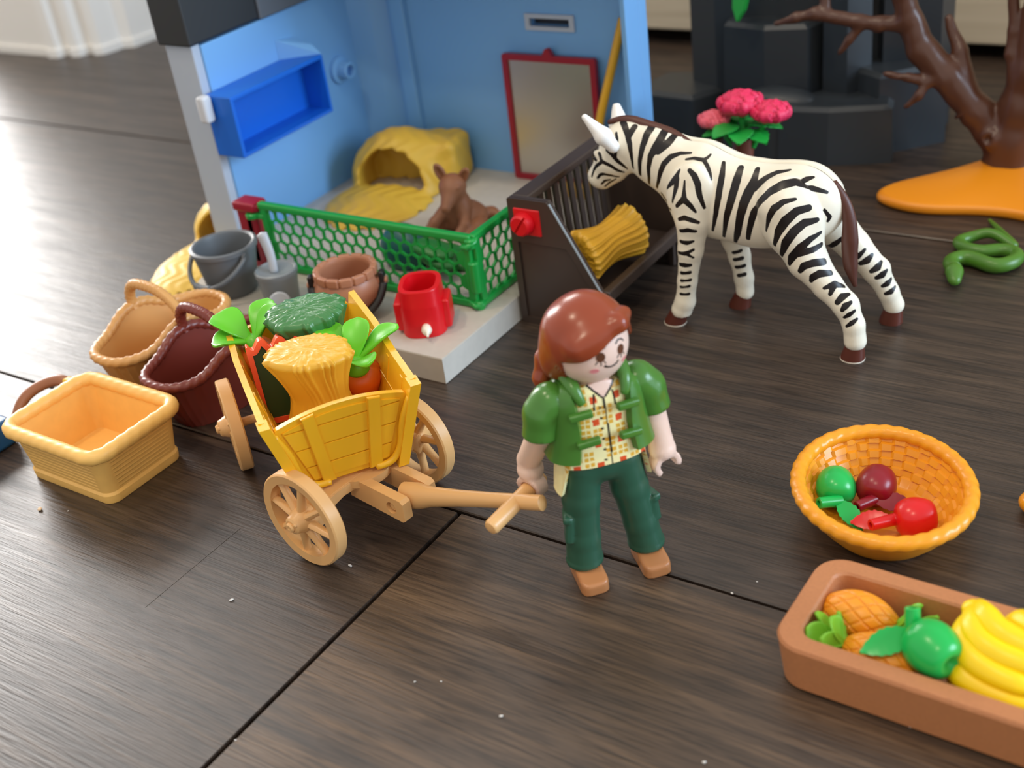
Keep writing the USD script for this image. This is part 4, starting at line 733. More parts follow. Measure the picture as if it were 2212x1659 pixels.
STRIPES = [(0,(np.float64(-5.0),np.float64(-0.47),np.float64(6.11),np.float64(0.034)),(np.float64(-4.93),np.float64(-0.57),np.float64(5.97),np.float64(0.041)),(np.float64(-4.92),np.float64(-0.6),np.float64(5.91),np.float64(0.041)),(np.float64(-4.92),np.float64(-0.65),np.float64(5.72),np.float64(0.041)),(np.float64(-5.02),np.float64(-0.62),np.float64(5.39),np.float64(0.048))),(0,(np.float64(-5.35),np.float64(-0.58),np.float64(5.56),np.float64(0.034)),(np.float64(-5.14),np.float64(-0.63),np.float64(5.45),np.float64(0.058)),(np.float64(-5.0),np.float64(-0.6),np.float64(5.27),np.float64(0.058)),(np.float64(-4.96),np.float64(-0.57),np.float64(5.21),np.float64(0.059)),(np.float64(-4.87),np.float64(-0.51),np.float64(5.1),np.float64(0.047)),(np.float64(-4.82),np.float64(-0.48),np.float64(5.03),np.float64(0.041)),(np.float64(-4.74),np.float64(-0.41),np.float64(4.92),np.float64(0.024))),(0,(np.float64(-5.84),np.float64(-0.24),np.float64(5.44),np.float64(0.038)),(np.float64(-5.63),np.float64(-0.52),np.float64(5.35),np.float64(0.048)),(np.float64(-5.6),np.float64(-0.55),np.float64(5.3),np.float64(0.052)),(np.float64(-5.56),np.float64(-0.58),np.float64(5.17),np.float64(0.055)),(np.float64(-5.36),np.float64(-0.61),np.float64(5.1),np.float64(0.053)),(np.float64(-5.27),np.float64(-0.6),np.float64(5.07),np.float64(0.052)),(np.float64(-5.18),np.float64(-0.58),np.float64(5.01),np.float64(0.049)),(np.float64(-5.04),np.float64(-0.5),np.float64(4.87),np.float64(0.045)),(np.float64(-4.89),np.float64(-0.36),np.float64(4.77),np.float64(0.024))),(0,(np.float64(-5.56),np.float64(-0.59),np.float64(5.12),np.float64(0.048)),(np.float64(-5.83),np.float64(-0.48),np.float64(4.92),np.float64(0.049)),(np.float64(-5.93),np.float64(-0.41),np.float64(4.81),np.float64(0.045)),(np.float64(-6.01),np.float64(-0.37),np.float64(4.71),np.float64(0.042)),(np.float64(-6.1),np.float64(-0.37),np.float64(4.49),np.float64(0.028))),(0,(np.float64(-5.86),np.float64(-0.41),np.float64(4.48),np.float64(0.031)),(np.float64(-5.72),np.float64(-0.47),np.float64(4.63),np.float64(0.045)),(np.float64(-5.56),np.float64(-0.51),np.float64(4.7),np.float64(0.048)),(np.float64(-5.31),np.float64(-0.47),np.float64(4.66),np.float64(0.042)),(np.float64(-5.11),np.float64(-0.33),np.float64(4.58),np.float64(0.024))),(0,(np.float64(-5.77),np.float64(-0.35),np.float64(4.26),np.float64(0.024)),(np.float64(-5.61),np.float64(-0.38),np.float64(4.41),np.float64(0.035)),(np.float64(-5.41),np.float64(-0.38),np.float64(4.47),np.float64(0.024))),(0,(np.float64(-5.7),np.float64(-0.26),np.float64(4.15),np.float64(0.024)),(np.float64(-5.47),np.float64(-0.31),np.float64(4.34),np.float64(0.031)),(np.float64(-5.23),np.float64(-0.34),np.float64(4.49),np.float64(0.021))),(0,(np.float64(-4.92),np.float64(-0.14),np.float64(6.36),np.float64(0.092)),(np.float64(-4.81),np.float64(-0.26),np.float64(6.31),np.float64(0.093)),(np.float64(-4.73),np.float64(-0.35),np.float64(6.25),np.float64(0.089)),(np.float64(-4.61),np.float64(-0.45),np.float64(6.09),np.float64(0.082)),(np.float64(-4.54),np.float64(-0.52),np.float64(5.9),np.float64(0.075)),(np.float64(-4.51),np.float64(-0.54),np.float64(5.82),np.float64(0.072)),(np.float64(-4.49),np.float64(-0.57),np.float64(5.7),np.float64(0.066)),(np.float64(-4.46),np.float64(-0.58),np.float64(5.49),np.float64(0.056)),(np.float64(-4.45),np.float64(-0.57),np.float64(5.26),np.float64(0.043)),(np.float64(-4.47),np.float64(-0.51),np.float64(5.01),np.float64(0.031))),(0,(np.float64(-4.45),np.float64(-0.26),np.float64(6.28),np.float64(0.086)),(np.float64(-4.54),np.float64(-0.45),np.float64(6.06),np.float64(0.072))),(0,(np.float64(-3.92),np.float64(0.02),np.float64(6.31),np.float64(0.116)),(np.float64(-3.92),np.float64(-0.26),np.float64(6.23),np.float64(0.11)),(np.float64(-3.97),np.float64(-0.39),np.float64(6.13),np.float64(0.105)),(np.float64(-4.0),np.float64(-0.52),np.float64(5.93),np.float64(0.094)),(np.float64(-4.04),np.float64(-0.57),np.float64(5.81),np.float64(0.088)),(np.float64(-4.05),np.float64(-0.6),np.float64(5.75),np.float64(0.085)),(np.float64(-4.09),np.float64(-0.64),np.float64(5.55),np.float64(0.075)),(np.float64(-4.13),np.float64(-0.65),np.float64(5.38),np.float64(0.068)),(np.float64(-4.17),np.float64(-0.63),np.float64(5.1),np.float64(0.055)),(np.float64(-4.2),np.float64(-0.58),np.float64(4.93),np.float64(0.048)),(np.float64(-4.22),np.float64(-0.54),np.float64(4.83),np.float64(0.043))),(0,(np.float64(-3.47),np.float64(-0.1),np.float64(6.2),np.float64(0.105)),(np.float64(-3.48),np.float64(-0.32),np.float64(6.1),np.float64(0.107)),(np.float64(-3.51),np.float64(-0.42),np.float64(6.01),np.float64(0.108)),(np.float64(-3.52),np.float64(-0.46),np.float64(5.97),np.float64(0.108)),(np.float64(-3.6),np.float64(-0.56),np.float64(5.82),np.float64(0.108)),(np.float64(-3.68),np.float64(-0.63),np.float64(5.66),np.float64(0.096)),(np.float64(-3.75),np.float64(-0.66),np.float64(5.53),np.float64(0.085)),(np.float64(-3.76),np.float64(-0.67),np.float64(5.47),np.float64(0.08)),(np.float64(-3.8),np.float64(-0.69),np.float64(5.27),np.float64(0.066)),(np.float64(-3.83),np.float64(-0.69),np.float64(5.15),np.float64(0.058)),(np.float64(-3.84),np.float64(-0.68),np.float64(5.04),np.float64(0.054)),(np.float64(-3.87),np.float64(-0.62),np.float64(4.8),np.float64(0.045)),(np.float64(-3.91),np.float64(-0.57),np.float64(4.67),np.float64(0.041)),(np.float64(-3.96),np.float64(-0.47),np.float64(4.52),np.float64(0.035))),(0,(np.float64(-3.14),np.float64(-0.07),np.float64(6.08),np.float64(0.085)),(np.float64(-3.2),np.float64(-0.33),np.float64(5.98),np.float64(0.097)),(np.float64(-3.27),np.float64(-0.44),np.float64(5.9),np.float64(0.105)),(np.float64(-3.33),np.float64(-0.49),np.float64(5.85),np.float64(0.102)),(np.float64(-3.51),np.float64(-0.6),np.float64(5.7),np.float64(0.095))),(0,(np.float64(-2.43),np.float64(-0.53),np.float64(5.73),np.float64(0.027)),(np.float64(-2.66),np.float64(-0.54),np.float64(5.7),np.float64(0.04)),(np.float64(-2.78),np.float64(-0.54),np.float64(5.69),np.float64(0.047)),(np.float64(-2.88),np.float64(-0.57),np.float64(5.65),np.float64(0.056)),(np.float64(-3.08),np.float64(-0.61),np.float64(5.57),np.float64(0.074)),(np.float64(-3.22),np.float64(-0.67),np.float64(5.42),np.float64(0.077)),(np.float64(-3.29),np.float64(-0.69),np.float64(5.35),np.float64(0.078)),(np.float64(-3.34),np.float64(-0.71),np.float64(5.23),np.float64(0.074)),(np.float64(-3.4),np.float64(-0.72),np.float64(5.1),np.float64(0.071)),(np.float64(-3.43),np.float64(-0.72),np.float64(5.01),np.float64(0.065)),(np.float64(-3.51),np.float64(-0.69),np.float64(4.77),np.float64(0.051)),(np.float64(-3.65),np.float64(-0.56),np.float64(4.47),np.float64(0.031))),(0,(np.float64(-2.55),np.float64(-0.66),np.float64(5.56),np.float64(0.023)),(np.float64(-2.34),np.float64(-0.65),np.float64(5.61),np.float64(0.036)),(np.float64(-2.28),np.float64(-0.64),np.float64(5.62),np.float64(0.04)),(np.float64(-2.13),np.float64(-0.63),np.float64(5.6),np.float64(0.047)),(np.float64(-1.98),np.float64(-0.62),np.float64(5.59),np.float64(0.053)),(np.float64(-1.84),np.float64(-0.69),np.float64(5.45),np.float64(0.053)),(np.float64(-1.81),np.float64(-0.71),np.float64(5.41),np.float64(0.051)),(np.float64(-1.7),np.float64(-0.8),np.float64(5.26),np.float64(0.043)),(np.float64(-1.61),np.float64(-0.9),np.float64(5.1),np.float64(0.023))),(0,(np.float64(-1.98),np.float64(-0.62),np.float64(5.59),np.float64(0.043)),(np.float64(-1.88),np.float64(-0.53),np.float64(5.64),np.float64(0.037)),(np.float64(-1.83),np.float64(-0.43),np.float64(5.71),np.float64(0.02))),(0,(np.float64(-2.59),np.float64(-1.04),np.float64(5.36),np.float64(0.037)),(np.float64(-2.66),np.float64(-1.12),np.float64(5.18),np.float64(0.083)),(np.float64(-2.82),np.float64(-1.12),np.float64(4.97),np.float64(0.084)),(np.float64(-3.04),np.float64(-1.04),np.float64(4.72),np.float64(0.037))),(0,(np.float64(-2.62),np.float64(-1.15),np.float64(5.13),np.float64(0.07)),(np.float64(-2.64),np.float64(-1.21),np.float64(4.89),np.float64(0.079)),(np.float64(-2.69),np.float64(-1.26),np.float64(4.66),np.float64(0.058)),(np.float64(-2.77),np.float64(-1.27),np.float64(4.39),np.float64(0.027))),(0,(np.float64(-2.24),np.float64(-1.07),np.float64(5.41),np.float64(0.056)),(np.float64(-2.07),np.float64(-1.12),np.float64(5.28),np.float64(0.083)),(np.float64(-1.97),np.float64(-1.16),np.float64(5.11),np.float64(0.088)),(np.float64(-1.93),np.float64(-1.17),np.float64(5.01),np.float64(0.086)),(np.float64(-1.92),np.float64(-1.19),np.float64(4.92),np.float64(0.082)),(np.float64(-1.88),np.float64(-1.21),np.float64(4.71),np.float64(0.074)),(np.float64(-1.81),np.float64(-1.21),np.float64(4.51),np.float64(0.057)),(np.float64(-1.76),np.float64(-1.16),np.float64(4.29),np.float64(0.04))),(0,(np.float64(-2.35),np.float64(-1.2),np.float64(5.11),np.float64(0.023)),(np.float64(-2.35),np.float64(-1.27),np.float64(4.86),np.float64(0.04)),(np.float64(-2.33),np.float64(-1.35),np.float64(4.59),np.float64(0.083))),(0,(np.float64(-2.33),np.float64(-1.35),np.float64(4.59),np.float64(0.083)),(np.float64(-2.6),np.float64(-1.34),np.float64(4.31),np.float64(0.05))),(0,(np.float64(-2.31),np.float64(-1.36),np.float64(4.56),np.float64(0.087)),(np.float64(-2.13),np.float64(-1.35),np.float64(4.39),np.float64(0.071)),(np.float64(-1.99),np.float64(-1.29),np.float64(4.18),np.float64(0.03))),(0,(np.float64(-3.48),np.float64(-0.58),np.float64(4.3),np.float64(0.048)),(np.float64(-3.32),np.float64(-0.6),np.float64(4.08),np.float64(0.048)),(np.float64(-2.9),np.float64(-1.15),np.float64(4.08),np.float64(0.03))),(1,(np.float64(-2.53),np.float64(-1.36),np.float64(3.9),np.float64(0.047)),(np.float64(-2.32),np.float64(-1.39),np.float64(3.99),np.float64(0.067)),(np.float64(-2.09),np.float64(-1.36),np.float64(3.92),np.float64(0.063)),(np.float64(-1.92),np.float64(-1.27),np.float64(3.83),np.float64(0.04))),(1,(np.float64(-2.5),np.float64(-1.37),np.float64(3.52),np.float64(0.05)),(np.float64(-2.22),np.float64(-1.41),np.float64(3.6),np.float64(0.064)),(np.float64(-2.01),np.float64(-1.32),np.float64(3.55),np.float64(0.044))),(1,(np.float64(-2.54),np.float64(-1.31),np.float64(3.13),np.float64(0.051)),(np.float64(-2.32),np.float64(-1.35),np.float64(3.13),np.float64(0.067)),(np.float64(-2.12),np.float64(-1.3),np.float64(3.19),np.float64(0.034))),(1,(np.float64(-2.67),np.float64(-1.25),np.float64(2.71),np.float64(0.041)),(np.float64(-2.41),np.float64(-1.35),np.float64(2.75),np.float64(0.058)),(np.float64(-2.14),np.float64(-1.27),np.float64(2.89),np.float64(0.037))),(1,(np.float64(-2.34),np.float64(-1.35),np.float64(2.75),np.float64(0.051)),(np.float64(-2.16),np.float64(-1.26),np.float64(2.61),np.float64(0.027))),(0,(np.float64(-1.4),np.float64(-0.47),np.float64(5.51),np.float64(0.047)),(np.float64(-1.36),np.float64(-0.62),np.float64(5.36),np.float64(0.064)),(np.float64(-1.34),np.float64(-0.75),np.float64(5.2),np.float64(0.081)),(np.float64(-1.34),np.float64(-0.85),np.float64(5.02),np.float64(0.084)),(np.float64(-1.35),np.float64(-0.93),np.float64(4.83),np.float64(0.085)),(np.float64(-1.36),np.float64(-0.98),np.float64(4.69),np.float64(0.086)),(np.float64(-1.36),np.float64(-0.99),np.float64(4.64),np.float64(0.085)),(np.float64(-1.39),np.float64(-1.03),np.float64(4.43),np.float64(0.078)),(np.float64(-1.43),np.float64(-1.05),np.float64(4.21),np.float64(0.072)),(np.float64(-1.44),np.float64(-1.04),np.float64(4.12),np.float64(0.07)),(np.float64(-1.48),np.float64(-1.03),np.float64(3.97),np.float64(0.06)),(np.float64(-1.55),np.float64(-0.98),np.float64(3.71),np.float64(0.045)),(np.float64(-1.66),np.float64(-0.87),np.float64(3.42),np.float64(0.03))),(0,(np.float64(-0.86),np.float64(-0.45),np.float64(5.4),np.float64(0.08)),(np.float64(-0.86),np.float64(-0.62),np.float64(5.25),np.float64(0.098)),(np.float64(-0.87),np.float64(-0.75),np.float64(5.1),np.float64(0.116)),(np.float64(-0.89),np.float64(-0.86),np.float64(4.91),np.float64(0.113)),(np.float64(-0.93),np.float64(-0.94),np.float64(4.72),np.float64(0.11)),(np.float64(-0.94),np.float64(-0.97),np.float64(4.64),np.float64(0.109)),(np.float64(-0.97),np.float64(-1.0),np.float64(4.52),np.float64(0.104)),(np.float64(-1.02),np.float64(-1.03),np.float64(4.31),np.float64(0.096)),(np.float64(-1.09),np.float64(-1.04),np.float64(4.08),np.float64(0.087)),(np.float64(-1.15),np.float64(-1.01),np.float64(3.83),np.float64(0.071)),(np.float64(-1.22),np.float64(-0.94),np.float64(3.55),np.float64(0.054)),(np.float64(-1.34),np.float64(-0.77),np.float64(3.22),np.float64(0.037))),(0,(np.float64(-0.35),np.float64(-0.41),np.float64(5.4),np.float64(0.062)),(np.float64(-0.34),np.float64(-0.59),np.float64(5.26),np.float64(0.084)),(np.float64(-0.34),np.float64(-0.68),np.float64(5.17),np.float64(0.097)),(np.float64(-0.35),np.float64(-0.73),np.float64(5.11),np.float64(0.106)),(np.float64(-0.4),np.float64(-0.84),np.float64(4.94),np.float64(0.128)),(np.float64(-0.43),np.float64(-0.89),np.float64(4.85),np.float64(0.14)),(np.float64(-0.46),np.float64(-0.92),np.float64(4.77),np.float64(0.137)),(np.float64(-0.53),np.float64(-0.99),np.float64(4.58),np.float64(0.13)),(np.float64(-0.56),np.float64(-1.01),np.float64(4.49),np.float64(0.127)),(np.float64(-0.58),np.float64(-1.03),np.float64(4.38),np.float64(0.123)),(np.float64(-0.64),np.float64(-1.05),np.float64(4.17),np.float64(0.116)),(np.float64(-0.68),np.float64(-1.05),np.float64(3.99),np.float64(0.11)),(np.float64(-0.75),np.float64(-1.0),np.float64(3.68),np.float64(0.1)),(np.float64(-0.82),np.float64(-0.93),np.float64(3.46),np.float64(0.094)),(np.float64(-1.02),np.float64(-0.65),np.float64(3.03),np.float64(0.041))),(0,(np.float64(0.67),np.float64(-0.4),np.float64(5.47),np.float64(0.027)),(np.float64(0.48),np.float64(-0.45),np.float64(5.43),np.float64(0.046)),(np.float64(0.29),np.float64(-0.48),np.float64(5.39),np.float64(0.064)),(np.float64(0.13),np.float64(-0.56),np.float64(5.31),np.float64(0.073)),(np.float64(-0.01),np.float64(-0.64),np.float64(5.23),np.float64(0.079)),(np.float64(-0.15),np.float64(-0.74),np.float64(5.1),np.float64(0.088)),(np.float64(-0.28),np.float64(-0.82),np.float64(4.97),np.float64(0.096))),(0,(np.float64(1.38),np.float64(-0.44),np.float64(5.34),np.float64(0.031)),(np.float64(1.23),np.float64(-0.56),np.float64(5.32),np.float64(0.069)),(np.float64(1.11),np.float64(-0.76),np.float64(5.33),np.float64(0.106)),(np.float64(1.0),np.float64(-0.96),np.float64(5.36),np.float64(0.119)),(np.float64(0.85),np.float64(-1.07),np.float64(5.34),np.float64(0.124)),(np.float64(0.71),np.float64(-1.14),np.float64(5.31),np.float64(0.128)),(np.float64(0.55),np.float64(-1.23),np.float64(5.21),np.float64(0.124)),(np.float64(0.39),np.float64(-1.28),np.float64(5.12),np.float64(0.12)),(np.float64(0.26),np.float64(-1.32),np.float64(4.97),np.float64(0.114)),(np.float64(0.09),np.float64(-1.27),np.float64(4.78),np.float64(0.109)),(np.float64(-0.09),np.float64(-1.11),np.float64(4.51),np.float64(0.104)),(np.float64(-0.22),np.float64(-1.03),np.float64(4.27),np.float64(0.098)),(np.float64(-0.29),np.float64(-1.04),np.float64(4.06),np.float64(0.09)),(np.float64(-0.35),np.float64(-1.02),np.float64(3.84),np.float64(0.081)),(np.float64(-0.42),np.float64(-0.98),np.float64(3.6),np.float64(0.07)),(np.float64(-0.5),np.float64(-0.88),np.float64(3.32),np.float64(0.058))),(0,(np.float64(1.13),np.float64(-0.92),np.float64(5.31),np.float64(0.095)),(np.float64(1.3),np.float64(-0.82),np.float64(5.22),np.float64(0.084)),(np.float64(1.45),np.float64(-0.68),np.float64(5.1),np.float64(0.074)),(np.float64(1.63),np.float64(-0.6),np.float64(5.03),np.float64(0.057)),(np.float64(1.81),np.float64(-0.5),np.float64(4.95),np.float64(0.04))),(1,(np.float64(1.17),np.float64(-1.29),np.float64(4.99),np.float64(0.035)),(np.float64(1.01),np.float64(-1.4),np.float64(4.97),np.float64(0.054)),(np.float64(0.88),np.float64(-1.47),np.float64(4.95),np.float64(0.069)),(np.float64(0.71),np.float64(-1.55),np.float64(4.81),np.float64(0.087)),(np.float64(0.63),np.float64(-1.57),np.float64(4.75),np.float64(0.094)),(np.float64(0.58),np.float64(-1.58),np.float64(4.66),np.float64(0.089)),(np.float64(0.47),np.float64(-1.56),np.float64(4.44),np.float64(0.079)),(np.float64(0.39),np.float64(-1.49),np.float64(4.19),np.float64(0.057)),(np.float64(0.29),np.float64(-1.35),np.float64(3.9),np.float64(0.031))),(1,(np.float64(1.5),np.float64(-1.12),np.float64(4.69),np.float64(0.086)),(np.float64(1.36),np.float64(-1.27),np.float64(4.68),np.float64(0.097)),(np.float64(1.23),np.float64(-1.39),np.float64(4.66),np.float64(0.107)),(np.float64(1.11),np.float64(-1.5),np.float64(4.54),np.float64(0.117)),(np.float64(0.98),np.float64(-1.57),np.float64(4.41),np.float64(0.127)),(np.float64(0.88),np.float64(-1.6),np.float64(4.24),np.float64(0.119)),(np.float64(0.77),np.float64(-1.62),np.float64(4.05),np.float64(0.108)),(np.float64(0.71),np.float64(-1.61),np.float64(3.84),np.float64(0.079)),(np.float64(0.62),np.float64(-1.53),np.float64(3.58),np.float64(0.049))),(1,(np.float64(1.72),np.float64(-1.03),np.float64(4.31),np.float64(0.061)),(np.float64(1.58),np.float64(-1.18),np.float64(4.3),np.float64(0.085)),(np.float64(1.45),np.float64(-1.31),np.float64(4.3),np.float64(0.107)),(np.float64(1.33),np.float64(-1.45),np.float64(4.2),np.float64(0.114)),(np.float64(1.22),np.float64(-1.55),np.float64(4.09),np.float64(0.119)),(np.float64(1.12),np.float64(-1.62),np.float64(3.93),np.float64(0.118)),(np.float64(1.01),np.float64(-1.64),np.float64(3.75),np.float64(0.116)),(np.float64(0.92),np.float64(-1.6),np.float64(3.51),np.float64(0.085)),(np.float64(0.78),np.float64(-1.41),np.float64(3.2),np.float64(0.049))),(1,(np.float64(1.81),np.float64(-0.99),np.float64(3.91),np.float64(0.04)),(np.float64(1.71),np.float64(-1.15),np.float64(3.85),np.float64(0.064)),(np.float64(1.61),np.float64(-1.3),np.float64(3.8),np.float64(0.087)),(np.float64(1.51),np.float64(-1.43),np.float64(3.7),np.float64(0.1)),(np.float64(1.4),np.float64(-1.52),np.float64(3.6),np.float64(0.112)),(np.float64(1.28),np.float64(-1.56),np.float64(3.43),np.float64(0.11)),(np.float64(1.16),np.float64(-1.56),np.float64(3.27),np.float64(0.108)),(np.float64(1.04),np.float64(-1.48),np.float64(2.99),np.float64(0.049))),(1,(np.float64(1.84),np.float64(-0.99),np.float64(3.53),np.float64(0.061)),(np.float64(1.73),np.float64(-1.25),np.float64(3.49),np.float64(0.075)),(np.float64(1.69),np.float64(-1.3),np.float64(3.48),np.float64(0.078)),(np.float64(1.56),np.float64(-1.43),np.float64(3.46),np.float64(0.08)),(np.float64(1.36),np.float64(-1.54),np.float64(3.4),np.float64(0.082))),(1,(np.float64(1.98),np.float64(-1.15),np.float64(3.07),np.float64(0.092)),(np.float64(1.85),np.float64(-1.34),np.float64(3.11),np.float64(0.096)),(np.float64(1.74),np.float64(-1.42),np.float64(3.11),np.float64(0.1)),(np.float64(1.69),np.float64(-1.46),np.float64(3.1),np.float64(0.1)),(np.float64(1.52),np.float64(-1.54),np.float64(3.04),np.float64(0.1)),(np.float64(1.4),np.float64(-1.55),np.float64(2.85),np.float64(0.061))),(1,(np.float64(2.19),np.float64(-1.15),np.float64(2.74),np.float64(0.07)),(np.float64(2.02),np.float64(-1.33),np.float64(2.78),np.float64(0.091)),(np.float64(1.94),np.float64(-1.39),np.float64(2.79),np.float64(0.1)),(np.float64(1.85),np.float64(-1.45),np.float64(2.74),np.float64(0.097)),(np.float64(1.77),np.float64(-1.47),np.float64(2.69),np.float64(0.096)),(np.float64(1.71),np.float64(-1.48),np.float64(2.55),np.float64(0.049))),(1,(np.float64(2.56),np.float64(-1.06),np.float64(2.32),np.float64(0.049)),(np.float64(2.41),np.float64(-1.23),np.float64(2.43),np.float64(0.078)),(np.float64(2.36),np.float64(-1.26),np.float64(2.46),np.float64(0.087)),(np.float64(2.26),np.float64(-1.36),np.float64(2.44),np.float64(0.068)),(np.float64(2.1),np.float64(-1.45),np.float64(2.37),np.float64(0.04))),(1,(np.float64(2.34),np.float64(-1.31),np.float64(2.43),np.float64(0.087)),(np.float64(2.28),np.float64(-1.44),np.float64(2.2),np.float64(0.049))),(1,(np.float64(2.75),np.float64(-1.16),np.float64(2.15),np.float64(0.04)),(np.float64(2.61),np.float64(-1.34),np.float64(2.12),np.float64(0.095)),(np.float64(2.5),np.float64(-1.45),np.float64(1.97),np.float64(0.07))),(1,(np.float64(2.87),np.float64(-1.31),np.float64(1.98),np.float64(0.04)),(np.float64(2.74),np.float64(-1.45),np.float64(1.89),np.float64(0.087)),(np.float64(2.66),np.float64(-1.49),np.float64(1.76),np.float64(0.049))),(1,(np.float64(2.98),np.float64(-1.32),np.float64(1.72),np.float64(0.036)),(np.float64(2.86),np.float64(-1.44),np.float64(1.63),np.float64(0.066)),(np.float64(2.72),np.float64(-1.47),np.float64(1.52),np.float64(0.032))),(1,(np.float64(3.05),np.float64(-1.32),np.float64(1.46),np.float64(0.036)),(np.float64(2.94),np.float64(-1.44),np.float64(1.36),np.float64(0.066)),(np.float64(2.79),np.float64(-1.46),np.float64(1.23),np.float64(0.032))),(1,(np.float64(-2.65),np.float64(-1.24),np.float64(2.3),np.float64(0.051)),(np.float64(-2.46),np.float64(-1.3),np.float64(2.32),np.float64(0.073)),(np.float64(-2.28),np.float64(-1.26),np.float64(2.33),np.float64(0.05))),(1,(np.float64(-2.61),np.float64(-1.26),np.float64(2.01),np.float64(0.051)),(np.float64(-2.32),np.float64(-1.23),np.float64(2.06),np.float64(0.051))),(1,(np.float64(-2.62),np.float64(-1.26),np.float64(1.74),np.float64(0.046)),(np.float64(-2.34),np.float64(-1.19),np.float64(1.78),np.float64(0.046))),(1,(np.float64(-2.65),np.float64(-1.26),np.float64(1.51),np.float64(0.042)),(np.float64(-2.38),np.float64(-1.21),np.float64(1.56),np.float64(0.042))),(1,(np.float64(-2.68),np.float64(-1.25),np.float64(1.25),np.float64(0.042)),(np.float64(-2.42),np.float64(-1.18),np.float64(1.26),np.float64(0.042))),(1,(np.float64(-1.59),np.float64(0.42),np.float64(2.09),np.float64(0.052)),(np.float64(-1.38),np.float64(0.52),np.float64(2.15),np.float64(0.052))),(1,(np.float64(-1.57),np.float64(0.43),np.float64(1.84),np.float64(0.052)),(np.float64(-1.34),np.float64(0.52),np.float64(1.89),np.float64(0.056))),(1,(np.float64(-1.53),np.float64(0.47),np.float64(1.56),np.float64(0.057)),(np.float64(-1.29),np.float64(0.56),np.float64(1.61),np.float64(0.057))),(1,(np.float64(-1.47),np.float64(0.49),np.float64(1.26),np.float64(0.057)),(np.float64(-1.28),np.float64(0.55),np.float64(1.31),np.float64(0.057))),(1,(np.float64(1.5),np.float64(0.55),np.float64(2.71),np.float64(0.068)),(np.float64(1.74),np.float64(0.4),np.float64(2.91),np.float64(0.086)),(np.float64(1.94),np.float64(0.42),np.float64(3.1),np.float64(0.05))),(1,(np.float64(2.36),np.float64(0.62),np.float64(2.47),np.float64(0.091)),(np.float64(2.53),np.float64(0.77),np.float64(2.66),np.float64(0.041))),(1,(np.float64(2.44),np.float64(0.68),np.float64(2.22),np.float64(0.064)),(np.float64(2.62),np.float64(0.75),np.float64(2.32),np.float64(0.1)),(np.float64(2.72),np.float64(0.91),np.float64(2.46),np.float64(0.046))),(1,(np.float64(2.75),np.float64(0.77),np.float64(1.96),np.float64(0.06)),(np.float64(2.9),np.float64(0.87),np.float64(2.07),np.float64(0.099)),(np.float64(2.96),np.float64(1.05),np.float64(2.2),np.float64(0.037))),(1,(np.float64(2.91),np.float64(0.8),np.float64(1.75),np.float64(0.06)),(np.float64(3.05),np.float64(0.9),np.float64(1.83),np.float64(0.1)),(np.float64(3.14),np.float64(1.03),np.float64(1.94),np.float64(0.037))),(1,(np.float64(3.07),np.float64(0.92),np.float64(1.44),np.float64(0.055)),(np.float64(3.18),np.float64(1.01),np.float64(1.51),np.float64(0.087)),(np.float64(3.24),np.float64(1.17),np.float64(1.61),np.float64(0.037))),(1,(np.float64(3.15),np.float64(0.96),np.float64(1.17),np.float64(0.046)),(np.float64(3.29),np.float64(1.03),np.float64(1.23),np.float64(0.078)),(np.float64(3.36),np.float64(1.22),np.float64(1.34),np.float64(0.028))),(1,(np.float64(1.81),np.float64(-0.71),np.float64(4.49),np.float64(0.036)),(np.float64(1.9),np.float64(-0.63),np.float64(4.3),np.float64(0.051)),(np.float64(1.93),np.float64(-0.59),np.float64(4.23),np.float64(0.057)),(np.float64(1.89),np.float64(-0.62),np.float64(4.12),np.float64(0.044)))]

def stripe_field(V):
    out = np.full(len(V), 1.0)
    for st in STRIPES:
        side = st[0]; pts = np.array(st[1:], float)
        for mir in ((1,) if side else (1, -1)):
            q = pts.copy(); q[:, 1] *= mir
            for a, b in zip(q[:-1], q[1:]):
                near = np.abs(V - (a[:3]+b[:3])/2).max(1) < 1.6; W = V[near]
                if len(W): out[near] = np.minimum(out[near], cone(W, a[:3], b[:3], a[3]*1.07+.01, b[3]*1.07+.01))
    return out
zb = thing('zebra', 'striped toy zebra standing over the manger with its head lowered to the hay', 'zebra', ZB)
zm = nets(zebra, (-6.8, -2, .35), (4, 2.1, 7.2), .052)
zv = np.array(zm.vertices)
mane_dip = np.maximum(np.abs(zv[:, 1]) - .1, np.maximum(zv[:, 0] + 3.0, 5.2 - zv[:, 2]))
mane_dip = np.minimum(mane_dip, np.maximum(np.abs(zv[:, 1]) - .035, np.maximum(4.6 - zv[:, 2], -2.9 - zv[:, 0])))      # brown line down the neck crest
obj('body', zm, 'zebra_hide', zb, sdf={'ink': stripe_field(zv)*CM, 'dip': mane_dip*CM})
obj('mane', tube(smooth_path([(-5.5, 0, 6.24), (-5.0, 0, 6.38), (-4.2, 0, 6.28), (-3.2, 0, 6.04), (-2.6, 0, 5.8)], 30), np.r_[np.linspace(.08, .16, 10), np.full(12, .16), np.linspace(.15, .05, 8)], 12, flat=1.0), 'mane_brown', zb, smooth=True)
ear = lambda p: smax(smin(cone(p, (0, 0, -.55), (0, 0, -.1), .2, .27), cone(p, (0, 0, -.1), (0, -.02, .72), .27, .1), .1), -ell(p, (0, -.3, .05), (.15, .17, .5)), .06)
em = nets(ear, (-.45, -.4, -.85), (.45, .4, .95), .04)
def aim(d, up=(0, -1, 0)):
    z = np.array(d, float); z /= np.linalg.norm(z); y = -np.array(up, float); y = y - z*(y@z); y /= np.linalg.norm(y); return np.c_[np.cross(y, z), y, z]
obj('ear', moved(em, np.array([-6.2, 11.72, 6.2])-ZB, aim((-.7, -.28, .95), (-1, .35, -.5))), 'white_paint', zb, smooth=True)
